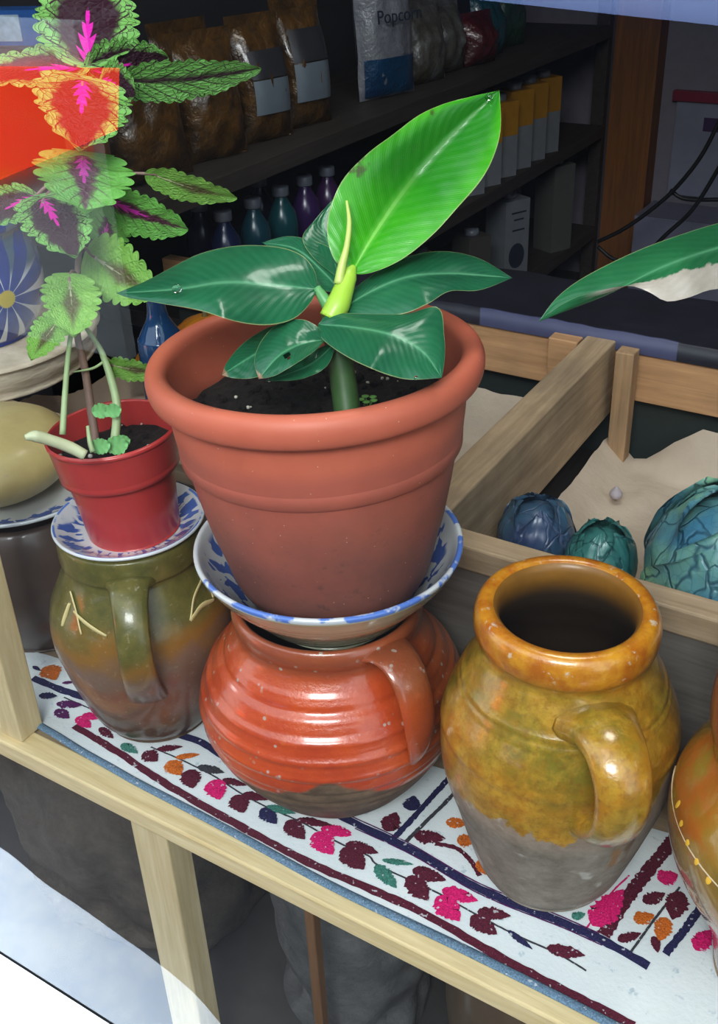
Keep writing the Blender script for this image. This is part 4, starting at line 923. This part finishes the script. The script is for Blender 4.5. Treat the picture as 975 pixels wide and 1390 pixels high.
# wooden slab with the flowered pot, far left
SL = Vector((-1.480, 1.100, 0.2725))
m = NT('pale_slab_wood', 0.7); x_, y_, z_ = m.xyz()
m.col(m.mix(m.ramp(m.noise(2.2, 5, 0.6, m.map(m.tc(), (8, 8, 60))), [(0.35, 0.0), (0.7, 1.0)]), (0.74, 0.66, 0.52), (0.46, 0.39, 0.28))); m.bump(m.noise(3, 4, 0.6, m.map(m.tc(), (10, 10, 40))), 0.4, 0.005)
V, Fc, mi = lathe([(0.0, 0.0), (0.182, 0.0), (0.196, 0.010), (0.204, 0.030), (0.203, 0.048), (0.195, 0.056), (0.0, 0.054)], 72, 0.008, 7, n=3, seed=31)
tag(obj('wooden_slab', V, Fc, m.m, loc=SL), 'thick round pale wooden slab carrying the blue flowered pot', 'slab')
def flower_pot_mat():
    m = NT('white_blue_flower_glaze', 0.16, 0.5, 0.8, 0.04)
    x, y, z = m.xyz(); th = m.math('ARCTAN2', y, x)
    dx = m.math('MULTIPLY', m.math('SUBTRACT', th, FA), 0.125); dz = m.math('SUBTRACT', z, 0.088)
    r = m.math('SQRT', m.math('ADD', m.math('MULTIPLY', dx, dx), m.math('MULTIPLY', dz, dz))); a = m.math('ARCTAN2', dz, dx)
    pt = m.math('ABSOLUTE', m.math('SUBTRACT', m.math('FRACT', m.math('MULTIPLY', a, 11 / (2 * PI))), 0.5))
    pet = m.math('MULTIPLY', m.step(m.math('SUBTRACT', m.math('MULTIPLY', m.math('SUBTRACT', 0.066, r), 8.0), m.math('MULTIPLY', m.math('SUBTRACT', pt, 0.36), 3.0)), 0.0, 0.06), m.step(pt, 0.47, 0.44))
    c = m.mix(m.step(z, 0.112, 0.135), (0.66, 0.70, 0.76), (0.08, 0.13, 0.20))
    c = m.mix(pet, c, m.mix(m.noise(30), (0.008, 0.015, 0.14), (0.02, 0.06, 0.42)))
    c = m.mix(m.step(r, 0.016, 0.013), c, (0.62, 0.50, 0.05))
    c = m.mix(m.step(z, 0.012, 0.008), c, (0.03, 0.06, 0.30))
    m.col(c); return m.m
JA = Vector((-1.470, 1.095, 0.3285))
FA = math.atan2(-JA.y, -JA.x) + 0.46
prof = [(0.0, 0.0), (0.088, 0.0), (0.098, 0.006), (0.118, 0.035), (0.128, 0.070), (0.130, 0.105), (0.124, 0.145), (0.112, 0.170), (0.112, 0.182), (0.121, 0.190), (0.122, 0.198), (0.115, 0.202), (0.106, 0.192), (0.11, 0.14), (0.0, 0.10)]
V, Fc, mi = lathe(prof, 80, 0.001, 9, n=5)
tag(obj('painted_pot', V, Fc, flower_pot_mat(), loc=JA), 'white glazed pot painted with a big blue flower with yellow centre', 'pot')

# blue bottle and squashes behind the pots
M_BLUEB = NT('dark_blue_glass', 0.12, 0.5, 0.5, 0.05); M_BLUEB.col(M_BLUEB.mix(M_BLUEB.noise(8), (0.008, 0.03, 0.12), (0.02, 0.10, 0.22)))
prof = [(0.0, 0.0), (0.033, 0.0), (0.038, 0.006), (0.038, 0.24), (0.034, 0.27), (0.018, 0.30), (0.014, 0.33), (0.014, 0.36), (0.0, 0.36)]
V, Fc, mi = lathe(prof, 40, n=3)
tag(obj('tall_bottle', V, Fc, M_BLUEB.m, loc=(-1.115, 1.17, 0.09)), 'tall dark blue bottle standing behind the coleus', 'bottle')
M_SQ = gourd_mat('orange_squash_skin', (0.62, 0.26, 0.02), (0.50, 0.17, 0.015))
def squash(loc, R, rot, label):
    V, Fc, _m = lathe([(R * math.sin(PI * k / 20), R * 0.8 - R * 0.8 * math.cos(PI * k / 20)) for k in range(21)], 60)
    V2 = []
    for v in V:
        a = math.atan2(v.y, v.x); s = 1 - 0.07 * (0.5 + 0.5 * math.cos(a * 10)); V2.append(Vector((v.x * s, v.y * s, v.z)))
    t = thing('squash', label, 'squash', loc, rot); obj('body', V2, Fc, M_SQ, t)
    obj('stalk', *tube(cr([(0, 0, R * 1.56), (0.005, 0, R * 1.56 + 0.015), (0.014, 0.004, R * 1.56 + 0.026)], 4), 0.006, 8), plain('squash_stalk', (0.22, 0.20, 0.08), 0.8), t)
p = PZ(281, 462, 0.150); squash((p.x, p.y, 0.080), 0.078, (0, 0, 0.3), 'orange squash behind the left side of the big terracotta pot rim')
p = PZ(226, 490, 0.130); squash((p.x - 0.02, p.y, 0.080), 0.052, (0, 0, 1.1), 'smaller orange squash left of the other orange squash')

# ------------------------------------------------------------------ dark sheet covered table behind the crates
def sheet():
    nx, ny = 90, 24; V = []; Fc = []; mi = []
    for i in range(nx + 1):
        x = -1.30 + 2.2 * i / nx
        for j in range(ny + 1):
            t = j / ny; y = 1.655 + 0.23 * t
            z = 0.287 + 0.006 * mn.noise(Vector((x * 7, y * 9, 2))) + 0.004 * abs(mn.noise(Vector((x * 20, y * 20, 5))))
            if j == 0: z = 0.255; y = 1.668
            if j == 1: y = 1.668
            V.append((x, y, z))
    for i in range(nx):
        for j in range(ny):
            a = i * (ny + 1) + j; Fc.append((a, a + ny + 1, a + ny + 2, a + 1)); mi.append(1 if j < 2 and (20 < i < 36 or 39 < i < 46 or 47 < i < 60) else 0)
    return obj('plastic_sheet', V, Fc, [plain('dark_plastic_sheet', (0.022, 0.022, 0.032), 0.38, 0.4, 12), plain('bluish_sheet_edge', (0.075, 0.08, 0.15), 0.4)], midx=mi)
tag(sheet(), 'dark plastic sheet with bluish edge laid over the table behind the crates', 'plastic sheet')
tag(box('side_table', -1.28, 0.88, 1.74, 1.87, -0.55, 0.268, W_DARK), 'dark table under the plastic sheet behind the crates', 'table')

# ------------------------------------------------------------------ grocery shelving along the left wall
sh = thing('shelving_unit', 'dark wooden grocery shelving unit running along the left wall', 'shelves', (-1.4, 1.3, -0.55))
def shbox(name, x0, x1, y0, y1, z0, z1, mat=W_DARK):
    return box(name, x0, x1, y0, y1, z0, z1, mat, sh)
W_PLANK = wood('dim_plank', (0.055, 0.045, 0.038), (0.030, 0.025, 0.021), 1)
for z0, y0 in ((0.415, 1.30), (0.058, 1.74), (-0.335, 1.74)): shbox('shelf', -1.84, -1.40, y0, 4.05, z0, z0 + 0.042, W_PLANK)
shbox('upright', -1.46, -1.41, 1.36, 1.42, 0.457, 1.6, wood('dim_upright', (0.10, 0.05, 0.022), (0.06, 0.03, 0.014), 2))
shbox('upright', -1.46, -1.41, 4.05, 4.09, -0.55, 1.6)
def bagmesh(w, h, d, seed, crimp=0.12):
    N, W = 22, 16; V = []; Fc = []
    for side in (1, -1):
        for i in range(N):
            v = i / (N - 1)
            for j in range(W):
                u = j / (W - 1) * 2 - 1
                pf = max(0.0, 1 - u ** 4) * max(0.0, math.sin(PI * min(1.0, max(0.0, v / (1 - crimp)))) ** 0.55 if v < 1 - crimp else 0.0)
                n = mn.noise(Vector((u * 3 + seed, v * 5, side))) + 0.6 * mn.noise(Vector((u * 7, v * 9 + seed, side * 2)))
                V.append(Vector((side * (d / 2 * pf * (1 + 0.18 * n)) + 0.004 * n, u * w / 2 * (1 - 0.07 * math.sin(PI * v)), v * h)))
    for s in (0, 1):
        for i in range(N - 1):
            for j in range(W - 1):
                a = s * N * W + i * W + j; q = (a, a + 1, a + W + 1, a + W); Fc.append(q if s == 0 else q[::-1])
    return V, Fc
def film(name, c, c2, sc_=18):
    m = NT(name, 0.3, 0.5, 0.35, 0.1); m.col(m.mix(m.ramp(m.noise(sc_, 5, 0.65), [(0.35, 0.0), (0.65, 1.0)]), c, c2)); m.bump(m.noise(35, 4, 0.6), 0.5, 0.012); return m.m
F_PASTA = film('pasta_in_film', (0.11, 0.055, 0.014), (0.030, 0.018, 0.009)); F_WHITE = film('pale_film', (0.11, 0.115, 0.13), (0.05, 0.05, 0.06)); F_BLUE = film('blue_film', (0.006, 0.055, 0.12), (0.005, 0.03, 0.08), 5)
F_RED = film('red_film', (0.08, 0.009, 0.012), (0.05, 0.006, 0.009), 5); F_TEAL = film('teal_film', (0.010, 0.07, 0.10), (0.008, 0.05, 0.05), 5); F_GREEN = film('green_film', (0.02, 0.07, 0.03), (0.015, 0.04, 0.03), 5); F_MIX = film('mixed_white_yellow_film', (0.12, 0.12, 0.12), (0.04, 0.03, 0.012), 14)
M_LAB, M_LABD = plain('pale_label', (0.12, 0.145, 0.17), 0.5), plain('dark_label', (0.03, 0.03, 0.035), 0.4, 0.6, 20)
M_INK = plain('dark_ink', (0.02, 0.025, 0.045), 0.5)
def bag(name, x, y, z, w, h, d, mat, label, cat, seed, group=None, lab=None, lean=0.0, rz=0.0):
    t = thing(name, label, cat, (x, y, z), (0, lean, rz), group)
    V, Fc = bagmesh(w, h, d, seed); obj('pouch', V, Fc, mat, t)
    if lab:
        for (c, z0, z1, wf) in lab:
            mb = MB(); V = []; K = 10
            for i in range(K):
                for j in range(K):
                    u = (j / (K - 1) * 2 - 1) * wf; v = z0 + (z1 - z0) * i / (K - 1)
                    pf = max(0.0, 1 - u ** 4) * math.sin(PI * min(1.0, v / 0.88)) ** 0.55
                    V.append((d / 2 * pf * 1.02 + 0.006, u * w / 2 * 0.95, v * h))
            mb.add(V, [(i * K + j, i * K + j + 1, (i + 1) * K + j + 1, (i + 1) * K + j) for i in range(K - 1) for j in range(K - 1)]); mb.build('label', c, t)
    return t
TOP = 0.4585
for k, (y, w, h, lab, txt) in enumerate([(1.62, .20, .24, None, 'bag of twisted pasta leaning at the near end of the top shelf'), (1.83, .17, .26, None, 'second bag of pasta from the near end of the top shelf'),
        (2.02, .15, .27, [(M_LABD, .50, .72, .7), (M_LAB, .22, .49, .7)], 'pasta bag with dark and white label, left of the labelled pair on the top shelf'),
        (2.19, .15, .29, [(M_LABD, .50, .75, .75), (M_LAB, .20, .49, .75)], 'pasta bag with dark and white label, directly beside the popcorn bag')]):
    bag('pasta_bag', -1.50, y, TOP, w, h, .09, F_PASTA, txt, 'bag', 10 + k, 'pasta bags on the top shelf', lab, lean=-0.12, rz=-0.25)
for k, (y, txt) in enumerate([(1.72, 'dim pasta bag in the back row between the two nearest bags'), (1.95, 'dim pasta bag in the back row behind the second bag')]):
    bag('pasta_bag', -1.66, y, TOP, .17, .26, .09, F_PASTA, txt, 'bag', 40 + k, 'pasta bags on the top shelf', lean=-0.1, rz=-0.2)
pc = bag('popcorn_bag', -1.50, 2.57, TOP, .20, .42, .10, film('popcorn_film', (0.20, 0.21, 0.23), (0.12, 0.125, 0.15), 8), 'white popcorn bag with dark lettering and blue lower part on the top shelf', 'bag', 20, None, [(F_BLUE, .02, .24, .93)], lean=-0.08, rz=-0.30)
fc = bpy.data.curves.new('popcorn_text', 'FONT'); fc.body = 'Popcorn'; fc.size = 0.046; fc.align_x = 'CENTER'; fc.extrude = 0.0008; fc.materials.append(M_INK)
fo = bpy.data.objects.new('lettering_source', fc); C.objects.link(fo); bpy.context.view_layer.update()
tm = bpy.data.meshes.new_from_object(fo.evaluated_get(bpy.context.evaluated_depsgraph_get())); bpy.data.objects.remove(fo)
to = bpy.data.objects.new('lettering', tm); C.objects.link(to); to.parent = pc; to.matrix_local = Matrix(((0, 0, 1, 0.070), (1, 0, 0, 0), (0, 1, 0, 0.186), (0, 0, 0, 1))); tm.materials.clear(); tm.materials.append(M_INK)
for k, (x, y, w, h, mt, txt) in enumerate([(-1.50, 2.79, .17, .22, F_MIX, 'white and yellow snack bag right of the popcorn bag'), (-1.52, 2.96, .16, .20, F_MIX, 'white and yellow snack bag left of the red bag'), (-1.49, 3.12, .15, .15, F_RED, 'small dark red bag on the top shelf'),
        (-1.53, 3.27, .15, .20, F_TEAL, 'dark teal bag right of the red bag on the top shelf'), (-1.55, 3.45, .20, .26, F_GREEN, 'tall dark green bag near the far end of the top shelf'), (-1.66, 2.88, .2, .26, F_WHITE, 'pale bag in the back row behind the snack bags')]):
    bag('snack_bag', x, y, TOP, w, h, .10, mt, txt, 'bag', 50 + k, 'snack bags on the top shelf', lean=-0.15, rz=-0.2)
# drink bottles on the middle shelf
M_CAP = plain('white_cap', (0.14, 0.15, 0.18), 0.4)
bp = [(0.0, 0.0), (0.034, 0.0), (0.038, 0.005), (0.038, 0.10), (0.036, 0.14), (0.038, 0.17), (0.030, 0.20), (0.016, 0.225), (0.014, 0.235), (0.0, 0.235)]
def bottle(x, y, z, c, label):
    t = thing('drink_bottle', label, 'bottle', (x, y, z), (0, 0, 0), 'drink bottles on the middle shelf')
    V, Fc, mi = lathe(bp, 28, n=2); obj('body', V, Fc, plain('bottle_plastic', c, 0.25, 0.3, 15), t)
    V, Fc, mi = lathe([(0.0, 0.235), (0.019, 0.235), (0.020, 0.238), (0.020, 0.255), (0.018, 0.258), (0.0, 0.258)], 24); obj('cap', V, Fc, M_CAP, t)
for k, (x, y, c, txt) in enumerate([(-1.47, 1.79, (.012, .02, .06), 'navy bottle with white cap nearest on the middle shelf'), (-1.57, 1.83, (.015, .02, .05), 'navy bottle with white cap standing behind the nearest one'), (-1.47, 1.90, (.010, .05, .07), 'teal bottle with white cap, third along the middle shelf'),
        (-1.47, 2.01, (.008, .06, .07), 'teal bottle with white cap just left of the purple bottles'), (-1.47, 2.11, (.035, .015, .07), 'purple bottle with white cap next to the teal bottles'), (-1.47, 2.21, (.04, .015, .06), 'purple bottle with white cap behind the leaf base of the banana plant'), (-1.57, 2.06, (.02, .02, .06), 'dark bottle with white cap in the back row of the middle shelf')]):
    bottle(x, y, 0.1005, c, txt)
# cartons
def carton(x, y, z, w, h, rz, body, top, label, group, emblem=False):
    t = thing('drink_carton', label, 'carton', (x, y, z), (0, 0, rz), group)
    mb = MB(); boxmb(mb, (0, 0, h / 2), (w, w, h)); mb.build('box', body, t, smooth=False)
    if top:
        mb = MB(); boxmb(mb, (0, 0, h * .78), (w * 1.01, w * 1.01, h * .45)); mb.build('printed_top', top, t, smooth=False)
    V, Fc, mi = lathe([(0.0, h), (w * .26, h), (w * .27, h + .004), (w * .26, h + .020), (0.0, h + .021)], 20); obj('cap', V, Fc, M_CAP, t)
    if emblem:
        mb = MB(); mb.add([Vector((w / 2 + .001, 0, h * .36))] + [Vector((w / 2 + .0008, w * .33 * math.cos(q * PI / 12), h * .36 + w * .42 * math.sin(q * PI / 12))) for q in range(24)], [(0, 1 + q, 1 + (q + 1) % 24) for q in range(24)]); mb.build('emblem', M_INK, t)
        for zz, ww in ((.86, .6), (.78, .4), (.66, .5), (.14, .5)):
            mb = MB(); boxmb(mb, (w / 2, w * .05, h * zz), (.002, w * ww, h * .018)); mb.build('print_line', M_INK, t, smooth=False)
CW, CY_ = plain('white_carton', (0.16, 0.17, 0.185), 0.5, 0.2, 20), plain('yellow_carton', (0.30, 0.15, 0.01), 0.5, 0.2, 20)
for k, (y, txt) in enumerate([(2.98, 'nearest yellow topped white carton on the middle shelf'), (3.10, 'yellow topped carton second from the near end of the row'), (3.22, 'yellow topped carton in the middle of the row'), (3.34, 'yellow topped carton fourth from the near end of the row'), (3.46, 'yellow topped carton fifth from the near end of the row'), (3.58, 'yellow topped carton at the far end of the row')]):
    carton(-1.47, y, 0.1005, .092, .235 if k < 3 else .25, -0.5, CW, CY_, txt, 'yellow topped cartons on the middle shelf')
for (x, y, w, h, body, top, em, txt) in [(-1.46, 2.78, .085, .20, CY_, None, False, 'yellow carton with white cap on the lowest shelf'), (-1.56, 2.86, .085, .22, CY_, None, False, 'second yellow carton set behind the first on the lowest shelf'), (-1.46, 3.02, .088, .25, plain('beige_carton', (.065, .06, .053), .5), None, False, 'plain beige carton on the lowest shelf beside the yellow ones'),
        (-1.46, 3.30, .105, .30, CW, None, True, 'white carton with a dark oval emblem on the lowest shelf'), (-1.56, 3.46, .10, .30, plain('brown_carton', (.08, .055, .045), .5), None, False, 'dim brown carton right of the emblem carton'), (-1.46, 3.72, .10, .32, plain('cream_carton', (.10, .10, .09), .5), None, False, 'tall pale carton at the far end of the lowest shelf')]:
    carton(x, y, -0.2925, w, h, -0.45, body, top, txt, 'cartons on the lowest shelf', em)
# box seen top left
p = D(20, 35, 1.95)
bx = thing('cardboard_box', 'blue and white box on the ledge at top left', 'box', (p.x, p.y, p.z - 0.03), (0, 0, 0.3))
mb = MB(); boxmb(mb, (0, 0, 0.03), (.13, .06, .06)); mb.build('carton', plain('blue_box', (.02, .10, .32), .5), bx, smooth=False)
mb = MB(); boxmb(mb, (-.015, -.031, 0.03), (.09, .003, .045)); mb.build('label', plain('white_blue_label', (.35, .42, .50), .5, .5, 60), bx, smooth=False)
tag(box('wall_ledge', p.x - .5, p.x + .085, p.y - .05, p.y + .10, p.z - .052, p.z - .0305, W_DARK), 'narrow dark ledge under the blue and white box', 'ledge')

# ------------------------------------------------------------------ back of the shop
tag(box('trim_1', -1.405, -1.235, 4.10, 4.199, -0.55, 2.29, W_PILLAR), kind='structure')
pb = thing('notice_board', 'pale notice board with dark red top bar on the back wall', 'notice board', (-1.03, 4.19, 0.0))
box('panel', -1.17, -0.80, 4.180, 4.198, -0.17, 0.185, plain('pale_panel', (0.22, 0.23, 0.29), 0.4, 0.35, 6), pb); box('top_bar', -1.185, -0.78, 4.165, 4.198, 0.185, 0.222, plain('dark_red_bar', (0.20, 0.02, 0.045), 0.4), pb)
box('blotch', -1.06, -0.98, 4.1785, 4.1805, 0.08, 0.13, plain('purple_print', (0.05, 0.02, 0.08), 0.5), pb, bev=0)
cb = thing('white_cabinet', 'low white cabinet under the notice board', 'cabinet', (-0.9, 4.0, -0.55))
box('carcass', -1.22, -0.5, 3.95, 4.18, -0.55, -0.20, plain('lilac_white_paint', (0.19, 0.19, 0.26), 0.4), cb)
for x in (-1.02, -0.86): box('handle', x, x + .09, 3.935, 3.95, -0.30, -0.28, M_BLACK, cb)
def cable(pts, Y, label, r=0.007):
    P = []
    for x, y in pts:
        rr = ray(x, y); P.append(EYE + rr * (Y / rr.y))
    P = cr(P, 8); tag(obj('power_cable', *tube(P, r, 8), M_BLACK), label, 'cable')
cable([(990, 130), (975, 168), (950, 215), (915, 258), (880, 288), (845, 312), (812, 328)], 3.6, 'black cable sweeping down across the notice board')
cable([(990, 200), (972, 235), (940, 285), (905, 318), (888, 335)], 3.55, 'black cable hanging right of the longer cable')
cable([(910, 258), (930, 270), (975, 271), (1000, 271)], 3.62, 'short black cable running level across the notice board')
cable([(812, 335), (830, 350), (850, 356)], 3.6, 'loose black cable end near the pillar foot')

# ------------------------------------------------------------------ under the shelf
def sack(loc, rx, ry, h, seed, mat, label, name='storage_sack', amp=0.05):
    V, Fc, _m = lathe([(0.0, 0.0), (0.9, 0.0), (1.0, 0.12), (1.02, 0.4), (0.95, 0.7), (0.7, 0.93), (0.3, 1.0), (0.0, 1.0)], 72, n=7)
    V = [Vector((v.x * rx, v.y * ry, v.z * h)) for v in V]
    V = [v + v.normalized() * amp * (mn.noise(v * 7 + Vector((seed, 0, 0))) + 0.5 * mn.noise(v * 19 + Vector((0, seed, 0)))) if v.z > 0.01 else v for v in V]
    for v in V: v.z = max(0.0, v.z)
    return tag(obj(name, V, Fc, mat, loc=loc), label, 'sack' if name == 'storage_sack' else 'bag')
def burlap(name, a, b):
    m = NT(name, 0.9, 0.2); m.col(m.mix(m.ramp(m.noise(20, 6, 0.7), [(0.3, 0.0), (0.7, 1.0)]), a, b)); m.bump(m.noise(60, 5, 0.7), 0.5, 0.01); return m.m
sack((-1.06, 0.87, -0.55), 0.24, 0.15, 0.47, 1.0, burlap('dark_burlap', (0.05, 0.04, 0.03), (0.10, 0.085, 0.065)), 'dark brown sack under the shelf left of the support post')
sack((-0.60, 0.86, -0.55), 0.12, 0.10, 0.44, 2.0, burlap('grey_plastic', (0.07, 0.07, 0.068), (0.13, 0.13, 0.125)), 'crumpled grey plastic bag under the shelf right of the support post', 'plastic_bag', 0.045)
prof = [(0.0, 0.0), (0.10, 0.0), (0.15, 0.10), (0.175, 0.22), (0.17, 0.32), (0.13, 0.40), (0.09, 0.43), (0.09, 0.455), (0.10, 0.47), (0.08, 0.47), (0.0, 0.40)]
V, Fc, _m = lathe(prof, 72, 0.003, 7, n=5)
tag(obj('storage_jar', V, Fc, plain('umber_clay', (0.075, 0.050, 0.026), 0.55, 0.4, 20, coat=0.2), loc=(-0.24, 0.86, -0.55)), 'big dark umber storage jar standing under the shelf', 'jar')
tag(box('lit_edge_strip', -0.560, -0.545, 0.700, 0.715, -0.55, -0.05, wood('jar_edge_brown', (0.20, 0.10, 0.035), (0.13, 0.06, 0.02), 2), bev=0.002), 'thin orange brown strip under the shelf, added as the lit edge of a jar', 'strip')  # strip added to stand for the lit edge of the jar

# ------------------------------------------------------------------ the street side, with stand-ins added for reflections in the glass
sg = NT('red_glow', 0.5); sg.col((0.8, 0.06, 0.01))  # emissive panel added to mirror as the red patch in the glass
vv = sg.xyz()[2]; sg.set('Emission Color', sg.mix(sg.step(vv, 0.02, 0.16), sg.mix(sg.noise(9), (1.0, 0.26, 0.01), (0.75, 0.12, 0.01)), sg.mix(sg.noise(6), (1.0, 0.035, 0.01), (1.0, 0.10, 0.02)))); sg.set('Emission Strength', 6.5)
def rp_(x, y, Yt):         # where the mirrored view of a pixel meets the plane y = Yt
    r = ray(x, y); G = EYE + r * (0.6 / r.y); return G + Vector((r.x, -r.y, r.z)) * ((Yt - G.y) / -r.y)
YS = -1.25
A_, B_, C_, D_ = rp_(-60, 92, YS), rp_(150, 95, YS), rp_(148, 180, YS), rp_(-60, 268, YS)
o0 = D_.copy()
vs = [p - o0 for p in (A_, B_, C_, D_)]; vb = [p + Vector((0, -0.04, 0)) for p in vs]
tag(obj('red_glow_panel', vs + vb, [(0, 1, 2, 3), (7, 6, 5, 4), (0, 4, 5, 1), (1, 5, 6, 2), (2, 6, 7, 3), (3, 7, 4, 0)], sg.m, smooth=False, loc=o0), 'glowing orange red panel added outside for the red reflection at upper left of the glass', 'sign')
ex = rp_(158, 300, -1.35).x
pn = thing('haze_panel', 'pale grey panel added on the street to mirror as faint haze in the left of the glass', 'panel', (-3.3, -1.32, -0.62))
box('board', -4.4, ex, -1.35, -1.30, -0.50, 0.62, plain('pale_grey_panel', (0.78, 0.88, 0.92), 0.5, 0.3, 3), pn, 0.004)  # added pale reflector, its mirrored face makes the haze at left
for x in (-4.0, ex - 0.25): box('foot', x, x + 0.06, -1.5, -1.15, -0.62, -0.50, M_BLACK, pn, 0.004)
tag(box('building_facade', -9, 7, -5.6, -5.0, -0.62, 3.6, plain('dark_facade', (0.05, 0.05, 0.055), 0.8, 0.4, 2), bev=0), kind='structure')
# white slab added outside, outlined to mirror as the pale lower left patch
P1 = [rp_(*q, 0.0) for q in ()]
def gz(x, y, z):
    r = ray(x, y); G = EYE + r * (0.6 / r.y); d = Vector((r.x, -r.y, r.z)); return G + d * ((z - G.z) / d.z)
ed = [gz(*q, -0.50) for q in ((-160, 1075), (-80, 1110), (0, 1150), (60, 1198), (110, 1232), (160, 1268), (205, 1300), (260, 1345), (300, 1390))]
ed = cr(ed, 5); st_v = []; st_f = []; n = len(ed)
for zt in (-0.50, -0.62):
    for p in ed: st_v.append(Vector((p.x, p.y, zt)))
    for p in ed: st_v.append(Vector((p.x, 0.598, zt)))
for i in range(n - 1): st_f += [(i, i + 1, n + i + 1, n + i), (2 * n + i, 2 * n + i + 1, i + 1, i)]
m = NT('white_slab', 0.5); m.col(m.mix(m.ramp(m.noise(10, 6, 0.65), [(0.35, 0.0), (0.6, 1.0)]), (0.62, 0.72, 0.86), (0.80, 0.86, 0.92)))
tag(obj('reflection_slab', st_v, st_f, m.m, smooth=False), 'white slab added outside for the pale reflection at the lower left of the glass', 'step')
m = NT('pale_blue_glow', 0.4); m.col((0.55, 0.65, 0.9)); m.set('Emission Color', (0.35, 0.50, 1.0, 1)); m.set('Emission Strength', 4.5)  # glowing tube added for the blue streak mirrored along the top
q0, q1 = rp_(520, -14, -4.9), rp_(1100, 48, -4.9); q2 = rp_(1100, 8, -4.9); h = abs(q2.z - q1.z) / 2
tag(obj('blue_glow_tube', *tube([q0 + Vector((0, 0, h)), q1 + Vector((0, 0, h))], h, 16), m.m), 'pale blue glowing tube added outside for the streak along the top right of the glass', 'tube')

# ------------------------------------------------------------------ light
w = bpy.data.worlds.new('world'); sc.world = w; w.use_nodes = True
bg = w.node_tree.nodes['Background']; bg.inputs[0].default_value = (0.80, 0.90, 1.0, 1); bg.inputs[1].default_value = 2.2
def area(name, loc, target, sx, sy, power, col=(1, 1, 1)):
    l = bpy.data.lights.new(name, 'AREA'); l.shape = 'RECTANGLE'; l.size = sx; l.size_y = sy; l.energy = power; l.color = col
    o = bpy.data.objects.new(name, l); C.objects.link(o); o.location = loc
    o.rotation_euler = (Vector(target) - Vector(loc)).to_track_quat('-Z', 'Y').to_euler(); return o
area('sky_light', (0.5, -1.7, 2.6), (-0.5, 0.8, 0.2), 1.3, 0.8, 95, (0.96, 0.98, 1.0))
area('panel_fill_light', (-3.3, -0.1, 1.5), (-3.4, -1.3, 0.1), 0.4, 0.4, 55, (0.85, 0.95, 1.0))  # added lamp, only brightens the pale panel for its haze
area('shop_ceiling_light', (-0.45, 1.35, 2.2), (-0.45, 1.35, 0), 0.5, 0.5, 11, (1.0, 0.97, 0.92))
l = bpy.data.lights.new('slab_fill_spot', 'SPOT'); l.energy = 330; l.spot_size = math.radians(28); l.spot_blend = 0.5; l.shadow_soft_size = 0.05; l.color = (0.85, 0.93, 1)  # added spot, brightens the white slab so its reflection shows
o = bpy.data.objects.new('slab_fill_spot', l); C.objects.link(o); o.location = (-2.5, 0.47, 0.55); o.rotation_euler = (Vector((-1.25, 0.49, -0.5)) - Vector(o.location)).to_track_quat('-Z', 'Y').to_euler()
